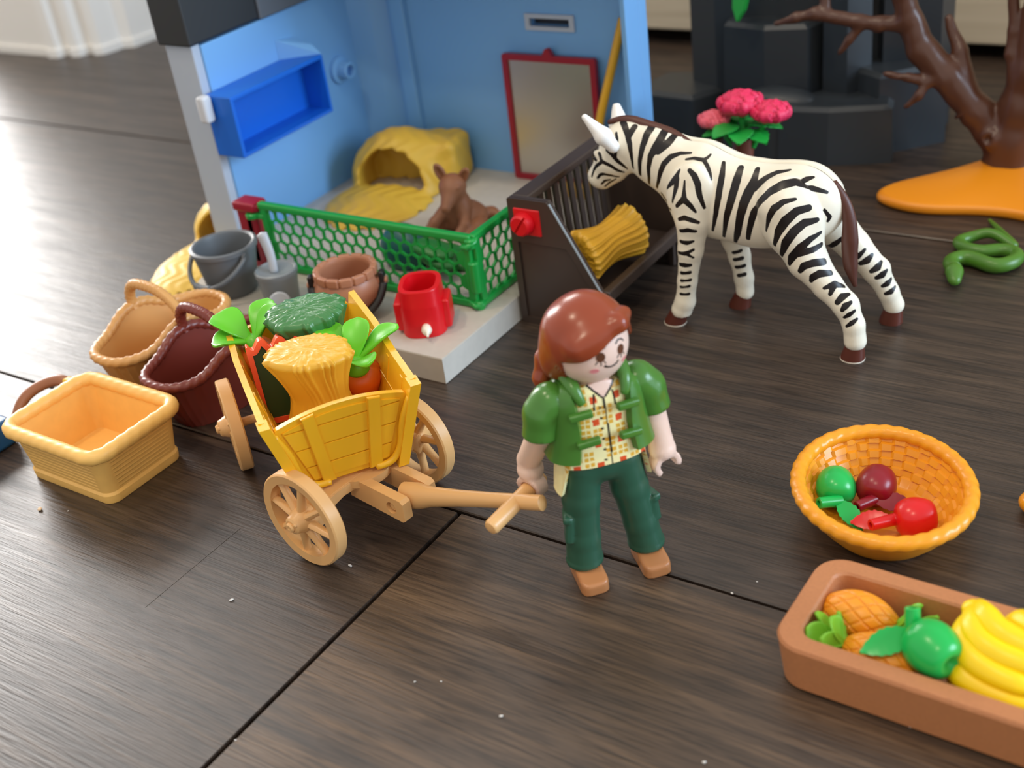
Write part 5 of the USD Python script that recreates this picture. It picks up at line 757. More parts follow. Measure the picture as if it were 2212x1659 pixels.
v_ = np.array(em.vertices)*[1.25, 1.25, .72]; em2 = TM(v_, em.faces)
obj('ear', moved(em2, np.array([-6.45, 13.3, 6.0])-ZB, aim((-.2, .3, 1.0), (-1, -.3, -.1))), 'white_paint', zb, smooth=True)
for s in (-1, 1): obj('eye', moved(nets(lambda p: ell(p, (0, 0, 0), (.11, .05, .075)), (-.2, -.15, -.2), (.2, .15, .2), .02), np.array([-6.72, 12.6+.48*s, 5.17])-ZB, rotmat(ry=35)), 'ink_black', zb, smooth=True)
tailp = smooth_path(np.array([(.9, 12.6, 5.05), (1.3, 12.55, 4.45), (1.47, 12.5, 3.4), (1.5, 12.5, 2.6), (1.66, 12.5, 1.85)]) - ZB, 30)
obj('tail', tube(tailp, np.interp(np.linspace(0, 1, 30), [0, .12, .3, .55, .8, 1], [.12, .15, .19, .26, .22, .06]), 14, lobes=6, depth=.06), 'mane_brown', zb, smooth=True)
for (x, y, z), dx in (((-3.86, 11.65, .0), -.1), ((-2.4, 13.4, .0), -.08), ((2.04, 11.45, .0), -.04), ((2.36, 14.0, 0), -.04)):
    rs = [loop(.36, .33, 2.2, 32, x+dx*1.2-ZB[0], y-ZB[1], .0), loop(.35, .32, 2.2, 32, x+dx-ZB[0], y-ZB[1], .12), loop(.27, .27, 2.1, 32, x-dx*.5-ZB[0], y-ZB[1], .5)]
    hf = obj('hoof', loft(rs[:]), 'hoof_brown', zb, smooth=30)
    if y < 12: obj('hoof_rim', loft([loop(.366, .336, 2.2, 32, x+dx*1.2-ZB[0], y-ZB[1], -.0), loop(.363, .333, 2.2, 32, x+dx*1.2-ZB[0], y-ZB[1], .035)]), 'hoof_white', hf, smooth=30, label='pale worn hoof rim')
# ---------------------------------------------------------------- baskets on the left
def wicker_rope(loop_pts, r, turns, n=10):
    P = smooth_path(loop_pts, 300, True); return tube(P, r, 12, True, 1.0, turns, 3, .1)
def oval_basket(name_lab, mat_, loc, rz, a=1.32, b=2.45, h=1.75, arch=1.35):
    """oval handled basket: long axis along y; the rim rises to the handle's feet in the middle of the long sides."""
    root = thing('handled_basket', name_lab, 'basket', loc, rotmat(rz=rz))
    n = 96; t = np.linspace(0, 2*PI, n, endpoint=False)
    def rise(t): return .55*np.exp(-((np.abs(np.sin(t)))/.32)**2)
    def ring(k, z, top=0.0, rib=.0):
        e = 2.6; x = a*k*np.sign(np.cos(t))*np.abs(np.cos(t))**(2/e); y = b*k*np.sign(np.sin(t))*np.abs(np.sin(t))**(2/e)
        rb = 1 + rib*np.cos(36*t); return np.c_[x*rb, y*rb, z + top*rise(t)]
    zs = np.linspace(0, 1, 9)
    outer = [ring(.74+.24*z**.8, h*z, z, .012) for z in zs]; inner = [ring(.70+.22*z**.8, max(h*z, .12), z) for z in zs[::-1]]
    obj('basket_bowl', loft(outer+inner), mat_, root, smooth=40)
    obj('rope_rim', wicker_rope(ring(.98, h+.02, 1.0)[::2], .16, 44), mat_, root, smooth=50)
    hp = [(-a*.98, 0, h+.45), (-a*.97, 0, h+.95), (-a*.75, 0, h+arch), (-a*.3, 0, h+arch+.12), (a*.3, 0, h+arch+.05), (a*.8, 0, h+arch-.3), (a*.98, 0, h+.6), (a*.98, 0, h+.35)]
    P = smooth_path(hp, 60); obj('handle', tube(P, .17, 12, False, 1.0, 20, 3, .1), mat_, root, smooth=40)
    return root
oval_basket('tan wicker handled basket between the pale box basket and the yellow straw shelter', 'basket_tan', (-18.15, 2.75, .01), -4)
oval_basket('dark reddish brown wicker handled basket standing left of the yellow cart', 'basket_brown', (-15.25, 2.15, .01), -8, 1.3, 2.3, 1.7)
# honey box basket
def smooth_rr(w, d, r, z, n=220):
    ls = rrect(w, d, r, 10).exterior; return np.array([(*ls.interpolate(k/n, normalized=True).coords[0], z) for k in range(n)])
hb = thing('box_basket', 'large empty honey coloured rectangular wicker basket at the left edge', 'basket', (-16.02, -2.12, .01), rotmat(rz=-1))
def rr_loop(w, d, r, z, n=12):
    p = rrect(w, d, r, n); return np.c_[np.array(p.exterior.coords)[:-1], np.full(len(p.exterior.coords)-1, z)]
W, D = 4.2, 3.2
rings = [rr_loop(W*.885, D*.86, .35, 0), rr_loop(W*.90, D*.875, .38, .12), rr_loop(W*.90, D*.875, .38, .26), rr_loop(W*.875, D*.845, .35, .34), rr_loop(W*.95, D*.94, .42, 1.5), rr_loop(W*.985, D*.985, .45, 1.72),
         rr_loop(W*.91, D*.89, .36, 1.72), rr_loop(W*.79, D*.74, .2, .22), rr_loop(W*.76, D*.71, .2, .2)]
obj('basket_bowl', loft(rings), 'basket_honey', hb, smooth=30)
obj('rope_rim', tube(smooth_rr(W*.985, D*.985, .5, 1.74), .22, 12, True, 1.0, 34, 3, .05), 'basket_honey', hb, smooth=40)
for z in np.arange(.45, 1.5, .13):
    k = .875 + .075*(z-.34)/1.16; kd = .845 + .095*(z-.34)/1.16
    obj('wicker_band', tube(rr_loop(W*k-.095, D*kd-.095, .4, z, 6), .06, 8, True), 'basket_honey', hb, smooth=True)
# things half hidden behind it
sc = thing('brown_strap', 'brown strap with a yellow clasp behind the honey coloured basket', 'strap', (-19.25, -1.35, .0))
obj('strap', tube(smooth_path([(-.9, -.9, .3), (-1.05, -.1, 1.0), (-.6, .5, 1.3), (.1, .75, 1.35), (.5, .8, .9)], 40), .13, 10, flat=1.5), 'strap_brown', sc, smooth=True)
obj('clasp', rbx((.0, .62, .0), (.75, .95, 1.5), .1), 'clasp_yellow', sc, label='yellow clasp')
bb = thing('blue_base', 'dark blue plastic base cut off by the left edge of the picture', 'toy base', (-20.15, -3.05, 0))
obj('base_block', rbx((-2.2, -1.0, 0), (.25, .75, .9), .15), 'base_blue', bb)

# ---------------------------------------------------------------- the cart
F_ = np.array([.81, -.59, 0]); F_ /= np.linalg.norm(F_); L_ = np.array([-F_[1], F_[0], 0])
CR = np.c_[F_, L_, [0, 0, 1]]             # local x forward, y towards the cart's left, z up
cart = thing('hand_cart', 'yellow plank sided hand cart with four tan spoked wheels and a drawbar', 'cart', (-6.8, -1.2, 0), CR)
zb0, zt = 1.72, 4.22
def side_z(s): return zb0 + (zt-zb0)*s
wb, wt, LB, LT = 1.22, 1.84, 5.0, 5.2     # half widths and lengths, bottom and top
def P3(f, w, z): return (f, w, z)
def tail(x0, x1, tw, arch):
    """end board outline in (y, z)."""
    ys = np.linspace(-1, 1, 15); top = [(y*(tw-.12), zt-.35+arch*(1-y*y)) for y in ys[::-1]]
    return Polygon([(-wb+.1, zb0+.12), (wb-.1, zb0+.12)] + top).buffer(-.12).buffer(.12)
RY = np.array([[0, 0, 1.0], [1.0, 0, 0], [0, 1.0, 0]])          # (x, y, z) of a prism -> y, z, x
obj('cart_floor', hull([(-LB, -wb, zb0), (-LB, wb, zb0), (.0, -wb, zb0), (.0, wb, zb0), (-LB, -wb, zb0+.16), (-LB, wb, zb0+.16), (0, -wb, zb0+.16), (0, wb, zb0+.16)]), 'cart_yellow', cart)
LEAN = .42                                                      # the front board leans outwards
for s, nm_ in ((-1, 'side_board'), (1, 'side_board')):
    top = [(-LB-.15, s*wt*.94, zt+.02), (-LB*.62, s*wt*1.0, zt-.05), (-LB*.3, s*wt, zt-.12), (.05+LEAN, s*wt, zt-.05)]; bot = [(-LB, s*wb, zb0), (-LB*.62, s*wb, zb0), (-LB*.3, s*wb, zb0), (.05, s*wb, zb0)]
    ms = []
    for i in range(3):
        q = [np.array(v) for v in (top[i], top[i+1], bot[i], bot[i+1])]; o = np.array([0, s*.17, .03]); ms.append(hull(q + [v+o for v in q]))
    bdp = obj('side_board', cat(*ms), 'cart_yellow', cart, smooth=20)
    for fx in (-LB*.94, -LB*.62, -LB*.3, -.25):                 # upright battens outside
        a = np.array([fx, s*wb, zb0]); b = np.array([fx-.05, s*(wb+(wt-wb)*.9), zb0+(zt-zb0)*.9]); o = np.array([0, s*.24, 0]); e = np.array([.22, 0, 0])
        obj('batten', hull([a, b, a+e, b+e, a+o, b+o*.75, a+o+e, b+o*.75+e]), 'cart_yellow', bdp, smooth=False)
    for k in (.3, .62):
        a0 = np.array([-LB+.1, s*(wb+(wt-wb)*k), side_z(k)]); a1 = np.array([.1, s*(wb+(wt-wb)*k), side_z(k)-.02]); o = np.array([0, s*.2, 0]); u = np.array([0, 0, .05])
        obj('plank_seam', hull([a0, a1, a0+u, a1+u, a0+o, a1+o, a0+o+u, a1+o+u]), 'cart_yellow', bdp, smooth=False)
def board(x, lean, arch, front):
    sh = np.array([[1, 0, lean/(zt-zb0)], [0, 1, 0], [0, 0, 1]])
    def put(m): 
        m = moved(m, (0, 0, 0), RY); v = np.array(m.vertices); v[:, 0] += x + (v[:, 2]-zb0)*lean/(zt-zb0); m.vertices = v; return m
    o = tail(0, 0, wt, arch); root = obj('end_board', put(prism(o, -.1, .06)), 'cart_yellow', cart, smooth=20)
    ins = o.buffer(-.16)
    zc = [zb0+.12, zb0+.74, zb0+1.36, zb0+1.98, zt+.6]
    for i in range(4):                                          # four planks with grooves between them
        pl = ins.intersection(sbox(-3, zc[i]+.014, 3, zc[i+1]-.014))
        if not pl.is_empty: obj('plank', put(bevel_prism(pl if pl.geom_type == 'Polygon' else max(pl.geoms, key=lambda g: g.area), .055, .105, .015)), 'cart_yellow', root, smooth=False)
    for y0, y1 in ((-.62, -.86), (.62, .86)):
        bt = Polygon([(y0-.17, zb0+.14), (y0+.17, zb0+.14), (y1+.17, zt-.05+arch*.4-.12), (y1-.17, zt-.05+arch*.4-.12)]).intersection(o.buffer(-.02))
        obj('batten', put(bevel_prism(bt, .06, .18, .025)), 'cart_yellow', root, smooth=False)
    if front:
        path = [(.08, -wt+.1, zt-.5), (.02, -wb+.02, zb0+.5), (.02, -wb+.3, zb0+.16), (.02, -.75, zb0+.12)]
        for s in (-1, 1):
            pth = smooth_path([(x+.16+lean*(z-zb0)/(zt-zb0), s*-y, z) for _, y, z in [(0, -wt+.1, zt-.45), (0, -(wb+wt)/2+.08, (zb0+zt)/2), (0, -wb-.02, zb0+.42), (0, -wb+.22, zb0+.17), (0, -wb+.6, zb0+.14)]], 30)
            obj('corner_rail', tube(pth, .1, 8), 'cart_yellow', root, smooth=True)
            obj('corner_post', hull([(x+dx+lean*(z-zb0)/(zt-zb0), s*(w_+dy), z) for w_, z in ((wb+.02, zb0-.02), (wt+.02, zt-.05)) for dx in (-.2, .3) for dy in (-.08, .2)]), 'cart_yellow', cart, smooth=False)
board(.08, LEAN, .32, True)
board(-LB-.1, -.2, .2, False)
def wheel_meshes(R=1.35, n=8):
    tyre = lathe([(R-.28, -.17), (R-.04, -.19), (R, -.15), (R, .15), (R-.04, .19), (R-.28, .17), (R-.28, -.17)], 72)
    hub = lathe([(0, -.46), (.18, -.46), (.24, -.42), (.26, -.34), (.3, -.26), (.36, -.1), (.36, .16), (.3, .2), (0, .2)], 32)
    sp = [moved(tube([(.28, 0, -.06), (.7, 0, -.04), (R-.25, 0, 0)], [.15, .12, .12], 10, flat=.8), (0, 0, 0), rotmat(rz=360/n*k+11)) for k in range(n)]
    pin = lathe([(.0, -.5), (.05, -.54), (.1, -.54), (.13, -.5), (.13, -.38), (0, -.36)], 20)
    nibs = [moved(rbx((.1, -.05, -.48), (.24, .05, -.36), .03), (0, 0, 0), rotmat(rz=a)) for a in (60, 240)]
    return tyre, hub, sp, cat(pin, *nibs)
tyre, hub, spokes, pin = wheel_meshes()
def wheel(pos, axle_dir):
    """axle_dir: unit vector pointing outwards from the cart (local frame); the hub cap lies on that side."""
    z = -np.array(axle_dir, float); x = np.array([0, 0, 1.0]); y = np.cross(z, x); R = np.c_[x, y, z]
    w = obj('wheel', moved(tyre, pos, R), 'wheel_tan', cart, smooth=30)
    obj('hub', moved(hub, pos, R), 'wheel_tan', w, smooth=30); obj('axle_pin', moved(pin, pos, R), 'wheel_tan', w, smooth=30)
    for s in spokes: obj('spoke', moved(s, pos, R), 'wheel_tan', w, smooth=40)
# front axle is steered: its bar points to the woman's hand
to_l = lambda v: CR.T @ (np.array(v, float) - np.array([-6.8, -1.2, 0]))
A = np.array([.993, -.118, 0]); A = CR.T @ A; B = np.array([-A[1], A[0], 0])
piv = to_l((-7.15, -.74, 0)); hubz = 1.36
fc = piv + A*.3
wheel(fc + B*1.95 + [0, 0, hubz], B); wheel(fc - B*2.1 + [0, 0, hubz], -B)
rc = np.array([-4.75, 0, 0]); 
wheel(rc + [0, 2.36, hubz], (0, 1, 0)); wheel(rc + [0, -2.36, hubz], (0, -1, 0))
obj('rear_axle', cat(tube([rc+[0, -2.3, hubz], rc+[0, 2.3, hubz]], .13, 14), hull([rc+[dx, y, z] for dx in (-.3, .3) for y, z in ((-1.1, zb0), (1.1, zb0), (-1.5, hubz-.1), (1.5, hubz-.1), (-1.5, hubz+.2), (1.5, hubz+.2))])), 'wheel_tan', cart)
AR = np.c_[A, B, [0, 0, 1]]
prof2 = Polygon([(-2.0, 1.05), (-1.75, 1.05), (-1.55, 1.3), (-1.0, 1.42), (-.3, 1.36), (.3, 1.36), (1.0, 1.42), (1.55, 1.3), (1.75, 1.05), (2.0, 1.05), (1.95, 1.62), (1.2, 1.72), (-1.2, 1.72), (-1.95, 1.62)]).buffer(-.04).buffer(.04)
ax = moved(moved(bevel_prism(prof2, -.34, .34, .04), (0, 0, 0), RY), fc, AR)
obj('front_axle', cat(ax, moved(tube([(0, -2.2, hubz-.0), (0, 2.2, hubz)], .12, 14), fc, AR), moved(lathe([(0, 1.5), (.8, 1.5), (.8, zb0-.005), (0, zb0-.005)], 32), fc, AR)), 'wheel_tan', cart, smooth=25)
for s in (-1, 1):
    ck = Polygon([(.1, 1.12), (1.95, .95), (2.05, 1.02), (2.05, 1.52), (1.95, 1.6), (.6, 1.7), (.1, 1.7)]).difference(Point(1.6, 1.28).buffer(.17))
    m = moved(moved(prism(ck, -.14, .14), (0, 0, 0), rotmat(rx=90)), fc + B*s*.46, AR); obj('clevis', m, 'wheel_tan', cart, smooth=25)
obj('clevis_pin', moved(tube([(1.6, -.52, 1.28), (1.6, .52, 1.28)], .12, 14), fc, AR), 'wheel_tan', cart)
jn = CR.T @ (np.array([-1.83, -.92, 2.1]) - np.array([-6.8, -1.2, 0])); st_ = fc + A*1.55 + [0, 0, 1.28]
d_ = (jn-st_)/np.linalg.norm(jn-st_)
pth = [st_ + (jn-st_)*t for t in (0, .12, .25, .5, .8, 1.0)] + [jn + d_*.75]
obj('drawbar', tube(pth, [.36, .36, .27, .22, .2, .2, .2], 20, flat=.85), 'wheel_tan', cart, smooth=40)
cb_ = np.array([B[0]*.98, B[1]*.98, .12]); cb_ /= np.linalg.norm(cb_)
obj('handle_bar', tube([jn - cb_*1.02, jn - cb_*.95, jn, jn + cb_*.9, jn + cb_*.98], [.16, .2, .2, .2, .17], 20), 'wheel_tan', cart, smooth=40)

# ---------------------------------------------------------------- what the cart carries
def cw(f, l, z): return tuple(np.array([-6.8, -1.2, 0]) + F_*f + L_*l + np.array([0, 0, z]))
zf = zb0 + .17
gs = thing('hay_sheaf', 'yellow ribbed hay bundle standing at the front of the cart', 'hay bundle', cw(-1.5, -.1, zf+.3), rotmat(rz=14, ry=-3))
obj('straw', sheaf(1.32, .98, 2.5, 7, .62), 'sheaf_gold', gs, smooth=45)
gg = thing('green_sheaf', 'dark green ribbed fodder bundle standing at the back of the cart', 'fodder bundle', cw(-3.85, .36, zf+.42), rotmat(rz=42, ry=-3, rx=4))
obj('stalks', sheaf(1.2, .92, 2.5, 12, .66), 'sheaf_green', gg, smooth=45)
def turnip_leaf(L, W, e0=70, e1=10, th=.1, foot=.3):
    """thick moulded leaf along +x: narrow foot, broad round tip, rising at e0 degrees and ending at e1."""
    n = 26; s = np.linspace(0, 1, n); w = W*(foot + (1-foot)*np.sin(np.clip((s-.2)/.8, 0, 1)*PI*.66)**1.4)*np.sqrt(np.clip(1.02-s**7, .01, 1))
    el = np.radians(e0 + (e1-e0)*s); cx = np.r_[0, np.cumsum(np.cos(el[:-1]))]*L/(n-1); cz = np.r_[0, np.cumsum(np.sin(el[:-1]))]*L/(n-1); rings = []
    t = np.linspace(0, 2*PI, 20, endpoint=False)
    for k in range(n):
        y = w[k]*np.cos(t); h = th*np.sin(t)*(1-.35*s[k]) + .4*y*y/max(W, .1); rings.append(np.c_[cx[k] - h*math.sin(el[k]), y, cz[k] + h*math.cos(el[k])])
    return loft(rings)
def carrot(lab, loc, Rroot, leaves):
    root = thing('carrot', lab, 'carrot', loc)
    obj('carrot_root', moved(lathe([(0, -2.0), (.14, -1.95), (.4, -1.1), (.58, -.4), (.6, -.16), (.5, .02), (.3, .1), (0, .12)], 36, fn=lambda t, z: 1 + .015*np.sin(z*22)), (0, 0, 0), Rroot), 'carrot_orange', root, smooth=True)
    obj('crown', lathe([(0, -.1), (.3, -.05), (.34, .06), (.27, .22), (.22, .4), (0, .44)], 28), 'leaf_lime', root, smooth=True)
    for az, L, W, e0, e1 in leaves: obj('leaf', moved(turnip_leaf(L, W, e0, e1), (0, 0, .12), rotmat(rz=az)), 'leaf_lime', root, smooth=60)
    return root
carrot('carrot with wide lime green leaves at the right corner of the cart', (-7.85, .85, 3.42), rotmat(ry=28, rz=-50), [(172, 1.65, .42, 62, 0), (112, 1.35, .42, 72, 30), (58, 1.6, .36, 55, 5), (-25, .95, .42, 55, -5)])
carrot('carrot lying under the others with big green leaves over the left side board', (-11.05, .35, 3.7), rotmat(ry=20, rz=-36), [(232, 1.2, .48, 40, -8), (190, 1.45, .58, 52, 12), (104, 1.45, .4, 55, 15), (70, 1.3, .36, 60, 30)])
cd = thing('melon_slice', 'dark green slab with a wavy orange red rim leaning in the cart', 'toy food slice', cw(-2.8, -.72, zf+.32), rotmat(rz=-38, ry=-12, rx=-4))
zz = [(-.85, 0), (.85, 0), (1.0, 2.0)] + [(1.0-.04*k, 2.15 + .13*math.sin(k*2*PI/12.5)) for k in range(0, 51)] + [(-1.0, 2.0)]
oc = Polygon(zz).buffer(.08, quad_segs=4).buffer(-.04, quad_segs=4)
obj('rim', moved(prism(oc.difference(oc.buffer(-.14)), -.2, .2), (0, 0, 0), RY), 'chard_rim', cd, smooth=25, label='wavy orange red rim')
obj('flesh', moved(prism(oc.buffer(-.13), -.13, .13), (0, 0, 0), RY), 'chard_dark', cd, smooth=25, label='dark green inset')
CRUMBS = [
(np.float64(-16.15), np.float64(-4.55), 0.075, 'crumb_pale', 'crumb', 'pale tan crumb on the floor below the honey coloured basket'),
(np.float64(-8.03), np.float64(-5.03), 0.045, 'lint_white', 'lint', 'white lint speck on the plank between left basket and drawbar joint'),
(np.float64(-2.09), np.float64(-5.26), 0.022, 'lint_white', 'lint', 'tiny white speck in the lower middle, left one of two'),
(np.float64(-1.55), np.float64(-4.99), 0.022, 'lint_white', 'lint', 'tiny white speck in the lower middle, right one of two'),
(np.float64(0.24), np.float64(-5.26), 0.04, 'lint_white', 'lint', 'thin pale lint curl at the bottom centre of the floor'),
(np.float64(3.05), np.float64(0.36), 0.03, 'lint_white', 'lint', 'white speck in the floor joint left of the brown trough'),
(np.float64(4.61), np.float64(-4.47), 0.035, 'lint_white', 'lint', 'white speck at the bottom edge below the brown trough'),
(np.float64(7.89), np.float64(-1.82), 0.03, 'lint_white', 'lint', 'small white speck just below the front side of the trough'),
(np.float64(-15.29), np.float64(-4.24), 0.022, 'lint_white', 'lint', 'tiny pale speck right of the tan crumb at the left'),
(np.float64(-6.07), np.float64(-2.7), 0.05, 'lint_white', 'lint', 'faint lint ring beside the front left cart wheel'),
(np.float64(-4.64), np.float64(-8.41), 0.022, 'lint_white', 'lint', 'tiny white speck beside the lower end of the plank joint'),
(np.float64(3.41), np.float64(0.97), 0.02, 'lint_white', 'lint', 'tiny speck on the plank above the trough corner')]

# ---------------------------------------------------------------- the woman figure (x to her left, y to her back)
wo = thing('toy_woman', 'toy woman figure in a green vest and plaid shirt pulling the yellow cart', 'toy figure', (.03, .04, 0), rotmat(rz=48.7))
for s in (-1, 1):
    def shoe(p, s=s):
        q = p - np.array([s*.79+.14, 0, 0]); top = .46 - .16*np.clip((-q[:, 1]-.05)/.8, 0, 1)
        w = .33 + .03*np.clip(-q[:, 1], 0, .8)
        d = np.maximum(np.abs(q[:, 0]) - w, np.maximum(q[:, 1] - .36, -.84 - q[:, 1]))
        d = smax(d, q[:, 2] - top, .1); d = smax(d, ell(q, (0, -.2, 0), (.5, .72, 2)), .08); d = smin(d, cone(q, (0, .02, .2), (-s*.02, .02, .6), .34, .34), .06)
        return smax(d, -p[:, 2], .03)
    obj('shoe', nets(shoe, (s*.79-.41, -1, -.06), (s*.79+.69, .6, .75), .035), 'shoe_brown', wo, smooth=True)
def trousers(p):
    d = None
    for s in (-1, 1):
        q = p.copy(); q[:, 1] *= .95
        l = chain(q, [(s*.79+.14, .02, .5, .435), (s*.73+.1, .02, 1.2, .41), (s*.6+.03, .02, 2.3, .44), (s*.48, .02, 3.2, .48)], .1)
        hem = np.maximum(np.linalg.norm((p-[s*.79+.14, .02, 0])[:, :2], axis=1) - .455, np.abs(p[:, 2] - .5) - .07)
        l = smin(l, hem, .03); l = smax(l, .44 - p[:, 2], .03)
        d = l if d is None else smin(d, l, .1)
    d = smin(d, ell(p, (0, .02, 3.35), (.98, .56, .68)), .12)
    for s in (-1, 1):       # cargo pockets on the outer thigh
        R = rotmat(ry=-6*s, rz=14*s); d = smin(d, sbx(p, (s*1.03+.07, -.08, 1.62), (.1, .24, .36), .05, R), .03); d = smin(d, sbx(p, (s*1.06+.07, -.08, 1.94), (.1, .26, .09), .04, R), .02)
    return d
obj('trousers', nets(trousers, (-1.5, -.7, .3), (1.6, .75, 4.1), .045), 'trouser_green', wo, smooth=True)
# skin: head, neck, chest, forearms and gripping hands as one body
HC = np.array([.0, .0, 6.36]); HR = np.array([.87, .87, .92])
HY = 16.0                                       # how far the head is turned towards her left
def hand(p, c, R, ra=.21, rb=.36, wd=.19, gap=55):
    """the moulded C shaped gripping hand: bore along local y, opening towards local -z."""
    q = (p - np.array(c)) @ R; r = np.linalg.norm(q[:, [0, 2]], axis=1); ang = np.degrees(np.arctan2(q[:, 0], -q[:, 2]))
    d = np.maximum(np.maximum(r - rb, ra - r), np.abs(q[:, 1]) - wd*(1 - .25*np.clip(1-np.abs(ang)/140, 0, 1)))
    return smax(d, (gap - np.abs(ang))*.006*1.2, .03)
wl = lambda v: rotmat(rz=48.7).T @ (np.array(v, float) - np.array([.03, .04, 0]))
grip_c = wl(np.array([-6.8, -1.2, 0]) + CR @ (jn + cb_*.62)); grip_d = rotmat(rz=48.7).T @ (CR @ cb_)      # the drawbar's cross handle, in her frame
AL = [(1.3, .0, 4.4, .31), (1.45, -.08, 3.35, .29)]; HL_c = (1.5, -.16, 2.78)
HRc = tuple(grip_c + np.array([0, 0, .02])); AR_ = [(-1.3, .0, 4.4, .31), tuple(grip_c + np.array([.02, .08, .72])) + (.29,)]
RL_ = rotmat(rz=8, ry=-14)
gy = grip_d/np.linalg.norm(grip_d); gz = np.array([0, 0, 1.0]) - gy*gy[2]; gz /= np.linalg.norm(gz); RR_ = np.c_[np.cross(gy, gz), gy, gz]
def skin(p):
    d = ell(p, HC, HR); d = smin(d, cone(p, (0, .02, 5.1), (0, .02, 5.8), .45, .42), .05)
    d = smin(d, ell(p, (0, .05, 4.85), (.66, .4, .75)), .1)
    for A_, hc, R in ((AL, HL_c, RL_), (AR_, HRc, RR_)):
        a = chain(p, [(A_[0][0]*.9, 0, 4.95, .26)] + A_, .08)
        wr = np.array(A_[1][:3]); hcn = np.array(hc); a = smin(a, cone(p, wr, wr*.72+hcn*.28, .28, .31), .06); a = smin(a, ell(p, wr*.6+hcn*.4, (.32, .32, .28)), .05)
        a = smax(a, -(np.linalg.norm(((p-hcn) @ R)[:, [0, 2]], axis=1) - .21), .02)
        d = smin(d, smin(a, hand(p, hc, R), .04), .05) if A_ is AL else smin(d, smin(a, hand(p, hc, R), .04), .05)
    return d
obj('body', nets(skin, (-2.6, -1.2, 1.7), (2.3, 1.3, 7.4), .043), 'skin', wo, smooth=True)
# face print: thin marks lying on the head
def on_head(az, el, r=1.006):
    """point on the head: az to her left of the nose, el above the middle, in degrees."""
    a, e = math.radians(az + HY), math.radians(el); d = np.array([math.sin(a)*math.cos(e), -math.cos(a)*math.cos(e), math.sin(e)])
    return HC + d/np.linalg.norm(d/HR)*r
def mark(name, poly, mt, thick=.012, lift=1.002):
    """poly in (azimuth, elevation) degrees, wrapped onto the head."""
    m = trimesh.creation.extrude_polygon(poly.segmentize(2.0), 1.0, engine='earcut'); V = np.array(m.vertices)
    W = np.array([on_head(a, e, lift + thick*z) for a, e, z in V]); m = TM(W, m.faces)
    obj(name, m, mt, wo, smooth=False)
def oval(cx, cy, rx, ry): return affinity.scale(Point(cx, cy).buffer(1, quad_segs=10), rx, ry)
for s in (-1, 1):
    mark('eye', oval(17.5*s, 3, 6.8, 7.4), 'eye_brown')
    mark('eyebrow', LineString([(10*s, 15), (16*s, 18.5), (23*s, 16.5), (27*s, 12)]).buffer(1.0), 'ink_black')
    for dx, dy in ((-7.5, -9), (0, -12.0), (6.5, -10)): mark('eyelash', LineString([(17.5*s+dx*.65, 3+dy*.65), (17.5*s+dx*1.1, 3+dy*1.12)]).buffer(.6), 'ink_black')
    mark('cheek', oval(28*s, -19, 7, 4), 'cheek_pink', lift=1.003, thick=.008)
mark('mouth', LineString([(-11, -13), (-9, -15.5), (-4, -17.5), (0, -18), (4, -17.5), (9, -15.5), (11, -13)]).buffer(1.3), 'ink_black')
mark('mouth', oval(-11.2, -13.6, 1.9, 1.9), 'ink_black')
# hair: a shell with a side swept fringe and a tail at the neck
hy = math.radians(HY); HX = np.array([math.cos(hy), math.sin(hy), 0]); HB = np.array([-math.sin(hy), math.cos(hy), 0])
HM = np.c_[HX, HB, [0, 0, 1]]
def hair(p):
    q = (p - HC) @ HM; x, y, z = q[:, 0], q[:, 1], q[:, 2]
    d = ell(q, (0, .1, .1), (.99, 1.02, 1.0)); d = smin(d, ell(q, (-.1, .5, -.4), (.85, .62, .75)), .25)
    d = smin(d, cone(q, (-.62, -.5, .28), (.3, -.74, .62), .25, .19), .22)          # swept fringe bulge
    d = smin(d, cone(q, (.3, -.74, .62), (.66, -.5, .64), .19, .14), .18)
    line = .92*np.interp(x/.9, [-1.1, -.86, -.64, -.38, -.1, .23, .57, .8, 1.1], [-.16, -.06, .02, .17, .33, .47, .52, .3, -.3])     # fringe: low on her right, high on her left
    face = np.maximum(z - line, y + .22)
    d = smax(d, -face, .06)
    d = smax(d, -(z + .78 + .12*np.clip(y, 0, 1)), .06)
    d = smin(d, chain(q, [(-.15, .92, -.3, .3), (-.42, 1.15, -.75, .28), (-.6, 1.15, -1.2, .22), (-.62, 1.05, -1.6, .1)], .1), .08)
    d = smax(d, -ell(q, (0, 0, 0), HR*1.0), .02)
    return d + .008*np.sin(x*5 + z*3) 
obj('hair', nets(hair, (-1.7, -1.5, 4.3), (1.7, 1.75, 7.7), .045), 'hair_auburn', wo, smooth=True)
